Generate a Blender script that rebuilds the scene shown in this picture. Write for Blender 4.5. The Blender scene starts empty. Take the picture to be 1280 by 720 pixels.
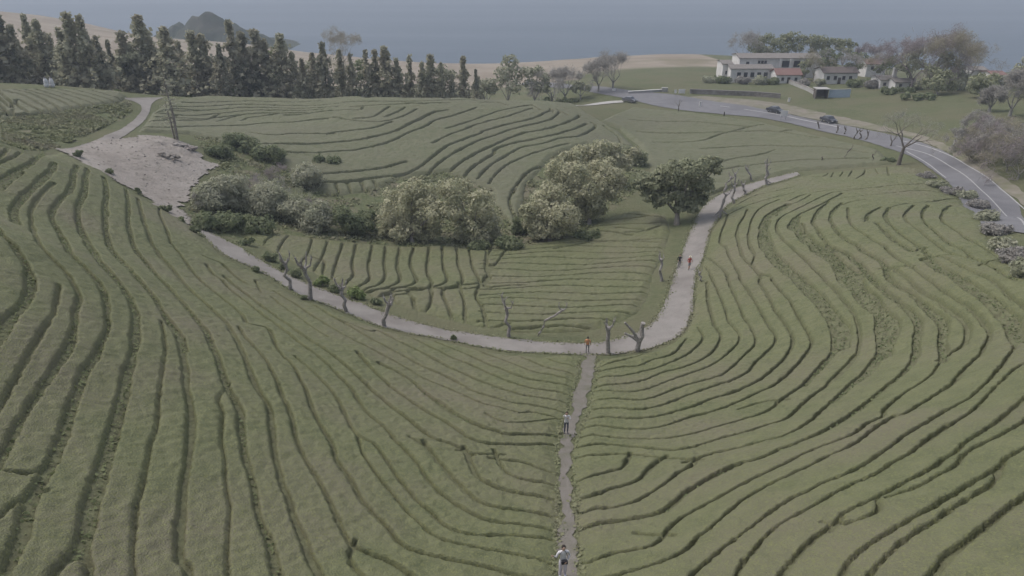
import bpy, bmesh, math, random
import numpy as np
R = math.radians
sc = bpy.context.scene
col = sc.collection
rng = np.random.default_rng(7)
random.seed(7)

# ------------------------------------------------------------------ camera
PITCH = R(26.0); F = 900.0                      # focal length in pixels of a 1280 px wide picture
SP, CP = math.sin(PITCH), math.cos(PITCH)
cam = bpy.data.objects.new('camera', bpy.data.cameras.new('camera')); col.objects.link(cam)
cam.data.sensor_width = 36; cam.data.lens = 36*F/1280
cam.data.clip_start = .5; cam.data.clip_end = 20000
cam.rotation_euler = (R(90)-PITCH, 0, 0)
sc.camera = cam
# ------------------------------------------------------------------ light
SUN_EL, SUN_AZ = R(60), R(-65)                  # azimuth: from +Y towards +X
world = bpy.data.worlds.new('World'); sc.world = world; world.use_nodes = True
wn = world.node_tree.nodes; wl = world.node_tree.links
sky = wn.new('ShaderNodeTexSky'); sky.sky_type = 'NISHITA'; sky.sun_disc = False
sky.sun_elevation = SUN_EL; sky.sun_rotation = SUN_AZ
sky.air_density = 1.0; sky.dust_density = 4.0; sky.ozone_density = 1.0
hsv = wn.new('ShaderNodeHueSaturation'); hsv.inputs['Saturation'].default_value = .55   # a veil of high cloud greys the sky
wl.new(sky.outputs[0], hsv.inputs['Color']); wl.new(hsv.outputs[0], wn['Background'].inputs[0])
wn['Background'].inputs[1].default_value = .15
sl = bpy.data.lights.new('sun', 'SUN'); sl.energy = .8; sl.angle = R(14); sl.color = (1, .96, .9)
so = bpy.data.objects.new('sun', sl); col.objects.link(so)
so.rotation_euler = (R(90)-SUN_EL, 0, -SUN_AZ+R(180))
so.location = (0, 0, 60)
vs = sc.view_settings
sc.display_settings.display_device = 'sRGB'
vs.view_transform = 'Standard'; vs.look = 'None'; vs.gamma = 1; vs.use_curve_mapping = False
vs.exposure = 0.47

# ------------------------------------------------------------------ terrain: heights through surveyed points
CTRL = """690,722,-23.9 505,680,-24.2 430,588,-24.6 350,450,-26 300,400,-27 248,348,-28.5 200,258,-30.3
0,715,-18 60,500,-19.5 130,430,-20.5 125,355,-21.5 70,290,-23 96,210,-26
0,430,-17.5 35,340,-18.5 0,290,-17 0,225,-20 50,195,-22.3 0,178,-19.6
165,720,-20.5 235,600,-21.5 215,460,-22.5 200,380,-23.8 160,290,-25.5 135,230,-27.5
100,186,-27.2 150,232,-28.8 220,270,-31 264,295,-31.8 330,335,-32.4 400,372,-33 480,402,-33.6 560,422,-34 640,432,-34.2 735,438,-34.3 800,425,-34.6 840,390,-35 860,330,-35.6 880,280,-36.1 915,248,-36.5 990,218,-36.7
706,620,-27 706,545,-29.5 725,500,-31.2 738,460,-33.2
500,500,-28.5 560,470,-31 640,470,-32 600,530,-28.4 620,600,-26.8 420,420,-29.5
744,481,-32.3 925,425,-32.5 894,356,-33.8
730,521,-30.8 860,510,-30.8 946,477,-30.8 991,420,-31 950,352,-31.8 925,310,-32.8 930,275,-33.9
978,525,-29 1048,487,-28.8 1075,420,-29 1032,350,-29.8 975,280,-31.6 1024,247,-32.8
722,658,-25.8 828,639,-25.8 946,574,-25.9 1058,522,-26 1140,460,-26 1149,405,-26.2 1104,348,-26.8 1018,275,-30
818,677,-24 930,599,-24 1034,538,-24.2 1193,460,-24.3 1239,418,-24.4 1160,347,-25 1068,288,-27.8
866,718,-22.5 984,614,-22.5 1132,544,-22.6 1270,425,-22.8 1240,372,-23 1160,325,-24.7
932,700,-21.2 1166,544,-21.3 1280,454,-21.5 1055,647,-20.2 1200,560,-20.2
1060,700,-19 1190,620,-19 1280,560,-19 1170,715,-17.8 1280,620,-17.8
1280,385,-22.3 1240,330,-24.2 1200,300,-26 1150,280,-27.6 1150,230,-31.8 1100,220,-34.2 1050,222,-35.5 1200,262,-29
1280,277,-32 1245,240,-32.7 1200,208,-33.5 1150,185,-34.5 1100,172,-35.3 1040,157,-36.5 980,146,-37.5 920,138,-38 860,128,-38.5 800,121,-39 740,111,-40
500,390,-34 500,310,-37.3 600,310,-37.8 640,400,-34.9 640,350,-36.5 740,400,-35 740,330,-37 810,330,-36.2 800,270,-37.2 740,270,-37.8 760,240,-38 550,295,-38.2 420,300,-35.7 350,280,-34.5 300,230,-33.2 400,240,-36 480,230,-37 640,260,-38.2 600,240,-37.7 620,190,-37 560,200,-36.4 480,210,-36.2 420,215,-35.5
500,180,-35.2 700,180,-36.7 780,190,-38 700,145,-35.7 600,150,-35 450,160,-34.2 300,158,-33 250,150,-32.3 400,135,-33.4 600,128,-34.6 300,125,-32 450,122,-33.3 560,124,-34.3 680,128,-36.2 720,133,-37.6
790,140,-38.5 800,170,-39.3 850,160,-38.8 950,165,-38 900,200,-38.4 1000,190,-37.5 1080,190,-36.2 950,220,-37.4
60,108,-25.6 0,147,-25.3 100,135,-26.9 150,128,-28.3 190,122,-29.5 60,160,-26.3 130,170,-27.4 0,104,-25.3 130,112,-27.9
200,190,-29 250,200,-31 235,180,-30.4 290,190,-32 340,185,-33
1150,160,-34 1100,140,-36.5 1060,125,-38.5 1200,170,-32.2 1250,190,-31.2 1280,230,-31.3 950,115,-39.5 1180,135,-34.5 1120,118,-37.3 1260,130,-33.5
960,98,-41.5 1050,98,-41 1120,108,-38.8 900,100,-42 850,95,-42.2 760,100,-43 800,84,-46.5 850,67,-52.5 740,79,-51
40,18,-43.5 90,23,-46 170,43,-55 300,54,-60 380,65,-64.5 440,70,-67 560,79,-71 640,80,-71"""
WORLD = """-81.1,179.8,-37.5 -63.4,185.7,-39.0 -42.9,185.5,-39.5 -22.7,187.2,-40.5 -4.2,189.2,-41.0 10.9,197.8,-41.5 -70.6,207.1,-43.0 -37.0,209.7,-44.5 -4.7,213.9,-45.0 -103.1,162.7,-31.5 -117.6,161.2,-30.0 -93.3,170.3,-34.0 -119.2,187.8,-37.0 -97.1,191.9,-40.0 0,0,-15.5 -40,5,-11 -70,40,-12 40,5,-10.5 60,35,-13 -100,70,-14 80,60,-21 110,85,-30 -130,110,-18 -160,160,-22 150,140,-29 200,250,-43 200,310,-53 300,330,-58
-150,215,-36 -220,300,-34 -100,300,-46 0,300,-52 100,300,-47 180,345,-56 260,380,-62 -300,420,-36 300,200,-42 -260,120,-14 260,60,-26 0,-40,-4 -100,-30,-2 100,-30,-2"""
def parse(s): return np.array([[float(c) for c in t.split(',')] for t in s.split()])
def ray(u, v):
    x = (np.asarray(u, float)-640)/F; y = (360-np.asarray(v, float))/F
    return np.stack([x, CP+y*SP, -SP+y*CP], -1)
_c = parse(CTRL); _r = ray(_c[:, 0], _c[:, 1])
PTS = np.concatenate([_r*(_c[:, 2]/_r[:, 2])[:, None], parse(WORLD)])
def _tps(P, lam):
    n = len(P); xy = P[:, :2]/100
    d = np.hypot(*(xy[:, None]-xy[None]).transpose(2, 0, 1)); K = np.where(d > 0, d*d*np.log(d+1e-12), 0)+lam*np.eye(n)
    A = np.zeros((n+3, n+3)); A[:n, :n] = K; A[:n, n] = 1; A[:n, n+1:] = xy; A[n:, :n] = A[:n, n:].T
    return xy, np.linalg.solve(A, np.r_[P[:, 2], 0, 0, 0])
XY, WT = _tps(PTS, .002)
def tps_eval(x, y):
    x = x/100; y = y/100; out = np.zeros(len(x))
    for i in range(0, len(x), 20000):
        s = slice(i, i+20000)
        d = (x[s, None]-XY[:, 0])**2+(y[s, None]-XY[:, 1])**2
        out[s] = (.5*d*np.log(d+1e-12))@WT[:-3]+WT[-3]+x[s]*WT[-2]+y[s]*WT[-1]
    return out
def axis(lo, a, b, hi, fine):
    mid = np.arange(a, b+1e-6, fine); up = [b]; dn = [a]; s = fine
    while up[-1] < hi: s = min(s*1.18, 25); up.append(up[-1]+s)
    s = fine
    while dn[-1] > lo: s = min(s*1.18, 25); dn.append(dn[-1]-s)
    return np.r_[np.array(dn[1:])[::-1], mid, np.array(up[1:])]
GX = axis(-700, -95, 105, 700, 1.0); GY = axis(-60, 5, 225, 950, 1.0)
gx, gy = np.meshgrid(GX, GY)
SEA = -200.0
coast = np.interp(gx, [-700, -400, -100, 0, 40, 90, 200, 700], [500, 480, 470, 462, 402, 384, 392, 400])
def vnoise(x, y, s, seed=0):                    # smooth value noise, about -1..1
    r = np.random.default_rng(seed); tab = r.uniform(-1, 1, (256, 256))
    x = x/s; y = y/s; xi = np.floor(x).astype(int); yi = np.floor(y).astype(int); fx = x-xi; fy = y-yi
    fx = fx*fx*(3-2*fx); fy = fy*fy*(3-2*fy)
    g = lambda a, b: tab[a & 255, b & 255]
    return (g(xi, yi)*(1-fx)+g(xi+1, yi)*fx)*(1-fy)+(g(xi, yi+1)*(1-fx)+g(xi+1, yi+1)*fx)*fy
gz = tps_eval(np.clip(gx, -330, 330).ravel(), np.minimum(gy, coast).ravel()).reshape(gx.shape)
over = np.maximum(gy-coast, 0)
gz = gz-over*.4-np.minimum(over, 60)*.25
gz += .12*vnoise(gx, gy, 9, 3)*np.clip((gy-90)/60, 0, 1)
gz = np.maximum(gz, SEA-6)
def hgt(x, y):
    x = np.asarray(x, float); y = np.asarray(y, float)
    i = np.clip(np.searchsorted(GX, x)-1, 0, len(GX)-2); j = np.clip(np.searchsorted(GY, y)-1, 0, len(GY)-2)
    a = np.clip((x-GX[i])/(GX[i+1]-GX[i]), 0, 1); b = np.clip((y-GY[j])/(GY[j+1]-GY[j]), 0, 1)
    return (gz[j, i]*(1-a)+gz[j, i+1]*a)*(1-b)+(gz[j+1, i]*(1-a)+gz[j+1, i+1]*a)*b
_ZZ = np.concatenate([np.arange(6, 120, .25), np.arange(120, 320, .5), np.arange(320, 900, 2)])
def hit(u, v, off=0.0):                         # where a sight line meets the ground (raised by off)
    u = np.atleast_1d(np.asarray(u, float)); v = np.atleast_1d(np.asarray(v, float))
    d = ray(u, v); out = np.zeros((len(u), 3))
    for k in range(len(u)):
        p = d[k]*_ZZ[:, None]; f = p[:, 2]-hgt(p[:, 0], p[:, 1])-off
        i = int(np.argmax(f < 0))
        if f[i] >= 0: i = len(_ZZ)-1
        i = max(i, 1); t = f[i-1]/(f[i-1]-f[i]+1e-9); t = min(max(t, 0), 1)
        q = d[k]*(_ZZ[i-1]+(_ZZ[i]-_ZZ[i-1])*t); out[k] = q
    return out
def G(u, v):                                    # one ground point
    p = hit(u, v)[0]; return (float(p[0]), float(p[1]), float(hgt(p[0], p[1])))
def at(u, v, Z): return ray(u, v)*Z
def proj(p):
    p = np.asarray(p, float); Z = p[..., 1]*CP-p[..., 2]*SP
    return 640+F*p[..., 0]/Z, 360-F*(p[..., 1]*SP+p[..., 2]*CP)/Z
def mpp(p):                                     # metres per photo pixel at a point
    return (p[1]*CP-p[2]*SP)/F

# ------------------------------------------------------------------ helpers
class MB:
    def __init__(s): s.v = []; s.f = []; s.m = []
    def add(s, vs, fs, m=0):
        o = len(s.v); s.v.extend([tuple(map(float, q)) for q in vs]); s.f.extend([tuple(i+o for i in f) for f in fs]); s.m.extend([m]*len(fs)); return s
    def box(s, c, d, rz=0, m=0, taper=1):
        ca, sa = math.cos(rz), math.sin(rz); vs = []
        for z in (-.5, .5):
            k = taper if z > 0 else 1
            for x, y in ((-.5, -.5), (.5, -.5), (.5, .5), (-.5, .5)):
                X, Y = x*d[0]*k, y*d[1]*k; vs.append((c[0]+X*ca-Y*sa, c[1]+X*sa+Y*ca, c[2]+z*d[2]))
        return s.add(vs, [(3, 2, 1, 0), (4, 5, 6, 7), (0, 1, 5, 4), (1, 2, 6, 5), (2, 3, 7, 6), (3, 0, 4, 7)], m)
    def tube(s, pts, rad, n=6, m=0):
        pts = np.array(pts, float); k = len(pts); rad = np.broadcast_to(rad, k) if np.ndim(rad) else [rad]*k
        vs = []; fs = []
        for i in range(k):
            t = pts[min(i+1, k-1)]-pts[max(i-1, 0)]; t = t/(np.linalg.norm(t)+1e-9)
            a = np.cross(t, (0, 0, 1) if abs(t[2]) < .9 else (1, 0, 0)); a /= np.linalg.norm(a)+1e-9; b = np.cross(t, a)
            for j in range(n):
                w = 2*math.pi*j/n; vs.append(pts[i]+rad[i]*(math.cos(w)*a+math.sin(w)*b))
        for i in range(k-1):
            for j in range(n):
                fs.append((i*n+j, i*n+(j+1) % n, (i+1)*n+(j+1) % n, (i+1)*n+j))
        fs.append(tuple(range(n))[::-1]); fs.append(tuple((k-1)*n+j for j in range(n)))
        return s.add(vs, fs, m)
    def ball(s, c, r, n=8, m=0):
        vs = []; fs = []; rr = (r, r, r) if np.ndim(r) == 0 else r
        for i in range(1, n//2+1):
            th = math.pi*i/(n//2+1)
            for j in range(n):
                ph = 2*math.pi*j/n; vs.append((c[0]+rr[0]*math.sin(th)*math.cos(ph), c[1]+rr[1]*math.sin(th)*math.sin(ph), c[2]+rr[2]*math.cos(th)))
        q = n//2; vs += [(c[0], c[1], c[2]+rr[2]), (c[0], c[1], c[2]-rr[2])]
        for i in range(q-1):
            for j in range(n): fs.append((i*n+j, (i+1)*n+j, (i+1)*n+(j+1) % n, i*n+(j+1) % n))
        for j in range(n):
            fs.append((q*n, j, (j+1) % n)); fs.append((q*n+1, (q-1)*n+(j+1) % n, (q-1)*n+j))
        return s.add(vs, fs, m)
    def mesh(s, name, mats):
        me = bpy.data.meshes.new(name); me.from_pydata(s.v, [], s.f)
        for q in (mats if isinstance(mats, (list, tuple)) else [mats]): me.materials.append(q)
        if any(s.m): me.polygons.foreach_set('material_index', s.m)
        return me
    def build(s, name, mats, parent=None, smooth=False):
        me = s.mesh(name, mats)
        if smooth: me.polygons.foreach_set('use_smooth', [True]*len(me.polygons))
        return link(name, me, parent)
def link(name, me, parent=None):
    o = bpy.data.objects.new(name, me); col.objects.link(o)
    if parent: o.parent = parent
    return o
def np_mesh(name, V, Q, mats, smooth=True):
    me = bpy.data.meshes.new(name); k = Q.shape[1]
    me.vertices.add(len(V)); me.vertices.foreach_set('co', np.ascontiguousarray(V, dtype=np.float32).ravel())
    me.loops.add(len(Q)*k); me.loops.foreach_set('vertex_index', np.ascontiguousarray(Q, dtype=np.int32).ravel())
    me.polygons.add(len(Q)); me.polygons.foreach_set('loop_start', np.arange(len(Q), dtype=np.int32)*k)
    me.update(calc_edges=True)
    if smooth: me.polygons.foreach_set('use_smooth', np.ones(len(Q), bool))
    for q in (mats if isinstance(mats, (list, tuple)) else [mats]): me.materials.append(q)
    return me
def tag(o, label=None, cat=None, group=None, kind=None):
    if label: o['label'] = label
    if cat: o['category'] = cat
    if group: o['group'] = group
    if kind: o['kind'] = kind
    return o
def thing(name, loc, label, cat, group=None, rz=0):
    o = bpy.data.objects.new(name, None); col.objects.link(o); o.location = loc; o.rotation_euler = (0, 0, rz); o.empty_display_size = .5
    return tag(o, label, cat, group)
_ONE = 'first second third fourth fifth sixth seventh eighth ninth tenth eleventh twelfth thirteenth fourteenth fifteenth sixteenth seventeenth eighteenth nineteenth'.split()
def nth(n):                                     # 1 -> first
    if n < 20: return _ONE[n-1]
    t = {2: 'twent', 3: 'thirt', 4: 'fort', 5: 'fift', 6: 'sixt', 7: 'sevent'}[n//10]
    return t+'ieth' if n % 10 == 0 else t+'y-'+_ONE[n % 10-1]

# ------------------------------------------------------------------ materials
def mat(name, c1, c2=None, scale=1.0, rough=.9, c3=None, s3=.15, bump=0.0, bscale=4.0, spec=.2, detail=4, thr=(.35, .65), thr3=(.45, .7), trans=0.0, c4=None, s4=6, thr4=(.55, .8)):
    if trans: c1, c2, c3, c4 = [c and tuple(min(q*1.65, .8) for q in c) for c in (c1, c2, c3, c4)]   # loose leaves: reflected plus transmitted light
    m = bpy.data.materials.new(name); m.use_nodes = True; nt = m.node_tree; N = nt.nodes; L = nt.links
    b = N['Principled BSDF']; b.inputs['Roughness'].default_value = rough; b.inputs['Specular IOR Level'].default_value = spec
    geo = N.new('ShaderNodeNewGeometry'); cur = None
    def layer(prev, c, s, th, det):
        n = N.new('ShaderNodeTexNoise'); n.inputs['Scale'].default_value = s; n.inputs['Detail'].default_value = det; n.inputs['Roughness'].default_value = .6
        L.new(geo.outputs['Position'], n.inputs['Vector'])
        r = N.new('ShaderNodeMapRange'); r.inputs[1].default_value = th[0]; r.inputs[2].default_value = th[1]; L.new(n.outputs['Fac'], r.inputs[0])
        x = N.new('ShaderNodeMix'); x.data_type = 'RGBA'; L.new(r.outputs[0], x.inputs[0])
        if isinstance(prev, tuple): x.inputs[6].default_value = (*prev, 1)
        else: L.new(prev, x.inputs[6])
        x.inputs[7].default_value = (*c, 1); return x.outputs[2]
    cur = tuple(c1)
    if c2: cur = layer(cur, c2, scale, thr, detail)
    if c3: cur = layer(cur, c3, s3, thr3, 3)
    if c4: cur = layer(cur, c4, s4, thr4, 2)
    if isinstance(cur, tuple): b.inputs['Base Color'].default_value = (*cur, 1)
    else: L.new(cur, b.inputs['Base Color'])
    if trans:
        tb = N.new('ShaderNodeBsdfTranslucent'); ms = N.new('ShaderNodeMixShader'); ms.inputs[0].default_value = trans
        if isinstance(cur, tuple): tb.inputs[0].default_value = (*cur, 1)
        else: L.new(cur, tb.inputs[0])
        L.new(b.outputs[0], ms.inputs[1]); L.new(tb.outputs[0], ms.inputs[2]); L.new(ms.outputs[0], N['Material Output'].inputs[0])
    if bump:
        n = N.new('ShaderNodeTexNoise'); n.inputs['Scale'].default_value = bscale; n.inputs['Detail'].default_value = 5; L.new(geo.outputs['Position'], n.inputs['Vector'])
        k = N.new('ShaderNodeBump'); k.inputs['Strength'].default_value = bump; k.inputs['Distance'].default_value = .2; L.new(n.outputs['Fac'], k.inputs['Height']); L.new(k.outputs[0], b.inputs['Normal'])
    return m
M = {}
M['tea'] = mat('tea_leaves', (.092, .102, .052), (.124, .13, .07), .8, .75, c3=(.13, .12, .082), s3=.11, bump=.5, bscale=13, c4=(.15, .156, .066), s4=10, thr4=(.47, .72))
M['teafar'] = mat('tea_leaves_terrace', (.1, .106, .058), (.126, .126, .077), .5, .75, c3=(.112, .11, .07), s3=.07, bump=.5, bscale=5, c4=(.085, .1, .055), s4=3, thr4=(.5, .8))
M['weed'] = mat('weed_leaves', (.085, .1, .05), (.115, .128, .066), 2.5, .8, trans=.38)
M['rough'] = mat('rough_herbs', (.108, .118, .062), (.138, .142, .084), .5, .85, c3=(.13, .122, .085), s3=.12, trans=.3)
M['path'] = mat('pale_gravel', (.205, .191, .176), (.232, .216, .2), .7, .95, c3=(.165, .15, .138), s3=.25, bump=.4, bscale=12, c4=(.14, .13, .118), s4=5, thr4=(.6, .85))
M['trail'] = mat('trodden_earth', (.15, .136, .118), (.175, .16, .145), 1.2, .95, c3=(.12, .118, .085), s3=.9, bump=.5, bscale=10, c4=(.13, .13, .085), s4=4, thr4=(.58, .8))
M['soil'] = mat('bare_soil', (.25, .226, .203), (.195, .174, .155), .45, .95, c3=(.275, .252, .228), s3=.12, bump=.8, bscale=3, c4=(.115, .108, .085), s4=1.6, thr4=(.56, .75))
M['asphalt'] = mat('asphalt', (.135, .133, .14), (.16, .158, .165), .5, .85, c3=(.115, .113, .12), s3=.1, bump=.2, bscale=20)
M['line'] = mat('road_paint', (.33, .325, .32), (.26, .255, .25), 2, .8)
M['bark'] = mat('grey_bark', (.28, .26, .24), (.19, .17, .16), 3, .9, bump=.6, bscale=8)
M['darkbark'] = mat('brown_bark', (.12, .105, .09), (.17, .15, .125), 3, .9, bump=.6, bscale=8)
M['palebark'] = mat('pale_bark', (.25, .225, .19), (.17, .15, .13), 3, .9, bump=.6, bscale=8)
M['lichen'] = mat('lichened_bark', (.36, .335, .315), (.22, .2, .185), 5, .9, bump=.8, bscale=10)
M['conifer'] = mat('conifer_needles', (.2, .198, .14), (.25, .242, .178), .5, .8, c3=(.18, .162, .122), s3=.15, trans=.38)
M['conifer_b'] = mat('conifer_needles_brownish', (.205, .194, .142), (.25, .232, .176), .5, .8, c3=(.095, .104, .076), s3=.2, trans=.38)
M['khaki'] = mat('young_leaves', (.235, .23, .148), (.29, .278, .196), .9, .7, c3=(.175, .182, .11), s3=.35, c4=(.34, .32, .245), s4=3, thr4=(.55, .8), trans=.38)
M['darkleaf'] = mat('dark_leaves', (.128, .138, .085), (.19, .192, .125), 1.2, .7, c3=(.155, .165, .104), s3=.4, trans=.38)
M['midleaf'] = mat('mid_leaves', (.10, .118, .062), (.14, .15, .088), 1, .75, c3=(.08, .098, .055), s3=.4, trans=.38)
M['greyleaf'] = mat('grey_green_leaves', (.205, .207, .148), (.245, .242, .186), 1.2, .8, c3=(.17, .18, .118), s3=.4, trans=.38)
M['greenleaf'] = mat('fresh_leaves', (.10, .135, .05), (.14, .165, .07), 2, .75, trans=.38)
M['twig'] = mat('grey_twigs', (.215, .205, .188), (.17, .16, .148), 1.5, .9, trans=.38)
M['redtwig'] = mat('purplish_twigs', (.19, .165, .165), (.145, .125, .125), 1.5, .9, trans=.38)
M['tantwig'] = mat('tan_twigs', (.2, .18, .14), (.15, .14, .1), 1.5, .9, trans=.38)
M['white'] = mat('whitewash', (.62, .6, .58), (.5, .485, .47), .6, .8)
M['greyroof'] = mat('brown_grey_tiles', (.16, .145, .135), (.2, .185, .17), 1.5, .9)
M['darkroof'] = mat('dark_tiles', (.10, .085, .08), (.13, .11, .10), 1.5, .9)
M['redroof'] = mat('red_tiles', (.2, .125, .11), (.165, .105, .095), 1.5, .9)
M['glass'] = mat('dark_glass', (.05, .055, .065), rough=.2, spec=.5)
M['stone'] = mat('stone_wall', (.2, .175, .16), (.3, .28, .26), 1.0, .95, c3=(.15, .13, .115), s3=.4)
M['concrete'] = mat('pale_concrete', (.36, .35, .335), (.3, .29, .275), .8, .9)
M['bluewall'] = mat('pale_blue_paint', (.36, .43, .5), (.3, .36, .42), .6, .8)
M['timber'] = mat('dark_timber', (.07, .06, .055), (.1, .085, .075), 2, .9)
M['rubber'] = mat('rubber', (.03, .03, .03), rough=.8)
M['darkcar'] = mat('dark_car_paint', (.045, .047, .055), rough=.35, spec=.5)
M['greycar'] = mat('grey_car_paint', (.10, .10, .11), rough=.35, spec=.5)
M['lamp'] = mat('headlamp_glass', (.6, .6, .6), rough=.2, spec=.5)
M['metal'] = mat('grey_metal', (.2, .2, .2), rough=.5, spec=.4)
M['skin'] = mat('skin', (.42, .29, .22), rough=.6)
M['hair'] = mat('dark_hair', (.03, .023, .02), rough=.6)
M['orange'] = mat('orange_cloth', (.55, .26, .13), (.46, .21, .1), 8, .9)
M['red'] = mat('red_cloth', (.42, .09, .065), (.34, .07, .05), 8, .9)
M['black'] = mat('black_cloth', (.022, .022, .025), (.035, .035, .04), 8, .9)
M['jeans'] = mat('dark_denim', (.07, .075, .10), (.1, .105, .13), 8, .9)
M['wcloth'] = mat('white_cloth', (.62, .61, .62), (.5, .49, .5), 6, .9)
M['lilac'] = mat('pale_trouser_cloth', (.58, .55, .6), (.5, .47, .53), 6, .9)
M['greycloth'] = mat('grey_cloth', (.2, .19, .2), (.15, .14, .15), 6, .9)
M['straw'] = mat('pale_straw', (.55, .5, .38), (.45, .4, .3), 10, .9)

# ------------------------------------------------------------------ ground, paths, road, sea
def in_poly(px, py, P):
    P = np.asarray(P); r = np.zeros(np.shape(px), bool); n = len(P)
    for i in range(n):
        x1, y1 = P[i]; x2, y2 = P[(i+1) % n]
        if y1 == y2: continue
        c = ((y1 > py) != (y2 > py)) & (px < (x2-x1)*(py-y1)/(y2-y1)+x1); r ^= c
    return r
def wpoly(s, off=0.0):
    a = parse(s); return hit(a[:, 0], a[:, 1], off)
def resample(P, step):
    P = np.asarray(P, float); d = np.r_[0, np.cumsum(np.hypot(*np.diff(P[:, :2], axis=0).T))]
    n = max(int(d[-1]/step), 2); t = np.linspace(0, d[-1], n+1)
    return np.stack([np.interp(t, d, P[:, k]) for k in range(P.shape[1])], 1)
def smooth(P, k=2):
    P = np.array(P, float)
    for _ in range(k):
        Q = P.copy(); Q[1:-1] = .25*P[:-2]+.5*P[1:-1]+.25*P[2:]; P = Q
    return P

FIELD_POLYS = ['76,189 90,195 109,205 128,213 140,221 152,231 170,241 192,255 210,261 218,270 232,274 244,287 256,300 263,305 273,316 288,326 304,331 316,338 330,343 340,354 354,360 370,369 382,376 406,381 422,390 450,401 476,410 490,414 510,419 534,423 550,424 566,428 590,434 610,438 634,442 654,443 678,445 690,443 710,442 726,446 727,458 723,472 719,490 712,512 704,535 699,560 699,600 700,640 699,680 694,720 688,800 300,820 -60,820 -140,700 -140,400 -120,250 -120,182 -40,179 0,181 20,187 40,194 56,192',
 '746,450 744,458 743,470 739,492 733,512 723,538 715,562 715,600 718,640 722,680 723,722 726,800 900,830 1380,830 1440,640 1420,480 1380,390 1330,360 1282,345 1252,318 1238,306 1234,286 1222,266 1206,249 1184,244 1164,232 1150,210 1120,207 1060,213 1012,218 995,222 980,227 956,234 936,244 920,252 909,260 899,274 889,290 879,330 871,360 868,380 864,403 856,415 842,427 828,433 810,439 794,442 774,445 757,447',
 '275,287 310,285 345,290 400,298 450,303 560,306 600,312 650,305 690,300 730,290 742,280 790,262 832,268 838,288 830,316 817,340 811,368 796,390 768,404 735,412 690,414 640,413 610,408 575,401 540,392 500,380 450,363 415,349 380,334 345,314 305,294']
WILD = [wpoly(s)[:, :2] for s in (
 '234,262 252,240 276,206 256,190 240,170 290,168 330,190 385,215 430,240 470,225 560,215 640,240 700,180 780,185 805,205 800,235 740,285 690,305 600,312 450,304 345,292 300,305 262,288',
 '0,148 60,141 150,129.5 163,128 165,139 150,150 120,164 74,184 40,188 0,178')]
ZF = np.zeros_like(gz); ZT = np.zeros_like(gz); ZW = np.zeros_like(gz)
nz = vnoise(gx, gy, 25, 5)*8+vnoise(gx, gy, 7, 6)*3
ZT[(gx < 25) & (gy+nz > 262)] = 1
ZT[(gx >= 25) & (gy+nz*.3 > 288)] = 1
ZT[(gx+nz*.3 > 92) & (gy < 380)] = 0
for s_ in FIELD_POLYS:
    a_ = parse(s_); ZF[in_poly(gx, gy, hit(a_[:, 0], a_[:, 1], .35)[:, :2])] = 1
for P in WILD: ZW[in_poly(gx, gy, P)] = 1
ny, nx = gx.shape
idx = np.arange(nx*ny).reshape(ny, nx)
Q = np.stack([idx[:-1, :-1], idx[:-1, 1:], idx[1:, 1:], idx[1:, :-1]], -1).reshape(-1, 4)
V = np.stack([gx, gy, gz], -1).reshape(-1, 3)
gm = bpy.data.materials.new('meadow_ground'); gm.use_nodes = True
nt = gm.node_tree; N = nt.nodes; L = nt.links
bs = N['Principled BSDF']; bs.inputs['Roughness'].default_value = .95; bs.inputs['Specular IOR Level'].default_value = .1
geo = N.new('ShaderNodeNewGeometry')
def nz_node(scale, a, b, det=4):
    n = N.new('ShaderNodeTexNoise'); n.inputs['Scale'].default_value = scale; n.inputs['Detail'].default_value = det; L.new(geo.outputs['Position'], n.inputs['Vector'])
    r = N.new('ShaderNodeMapRange'); r.inputs[1].default_value = a; r.inputs[2].default_value = b; L.new(n.outputs['Fac'], r.inputs[0]); return r.outputs[0]
def mix_node(f, a, b):
    x = N.new('ShaderNodeMix'); x.data_type = 'RGBA'
    L.new(f, x.inputs[0])
    for s, q in ((x.inputs[6], a), (x.inputs[7], b)):
        if isinstance(q, tuple): s.default_value = (*q, 1)
        else: L.new(q, s)
    return x.outputs[2]
grass = mix_node(nz_node(.9, .35, .65), (.084, .094, .05), (.106, .113, .062))
grass = mix_node(nz_node(.09, .42, .62, 3), grass, (.112, .11, .066))
wild = mix_node(nz_node(1.6, .4, .6), (.08, .092, .048), (.11, .12, .064))
wild = mix_node(nz_node(.3, .5, .66, 3), wild, (.135, .125, .085))
tan = mix_node(nz_node(.05, .4, .6), (.21, .178, .142), (.255, .22, .178))
tan = mix_node(nz_node(.02, .6, .68, 5), tan, (.17, .15, .105))
aw = N.new('ShaderNodeAttribute'); aw.attribute_name = 'wild'
atn = N.new('ShaderNodeAttribute'); atn.attribute_name = 'tan'
cc = mix_node(aw.outputs['Fac'], grass, wild); cc = mix_node(atn.outputs['Fac'], cc, tan)
afl = N.new('ShaderNodeAttribute'); afl.attribute_name = 'litter'
cc = mix_node(afl.outputs['Fac'], cc, mix_node(nz_node(2, .4, .6), (.1, .1, .06), (.125, .13, .075)))
L.new(cc, bs.inputs['Base Color'])
nb = N.new('ShaderNodeTexNoise'); nb.inputs['Scale'].default_value = 3; nb.inputs['Detail'].default_value = 6; L.new(geo.outputs['Position'], nb.inputs['Vector'])
bp = N.new('ShaderNodeBump'); bp.inputs['Strength'].default_value = .6; bp.inputs['Distance'].default_value = .3; L.new(nb.outputs['Fac'], bp.inputs['Height']); L.new(bp.outputs[0], bs.inputs['Normal'])
me = np_mesh('ground', V, Q, gm)
for nm, a in (('wild', ZW), ('tan', ZT), ('litter', ZF)):
    t = me.attributes.new(nm, 'FLOAT', 'POINT'); t.data.foreach_set('value', a.ravel().astype(np.float32))
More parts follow.
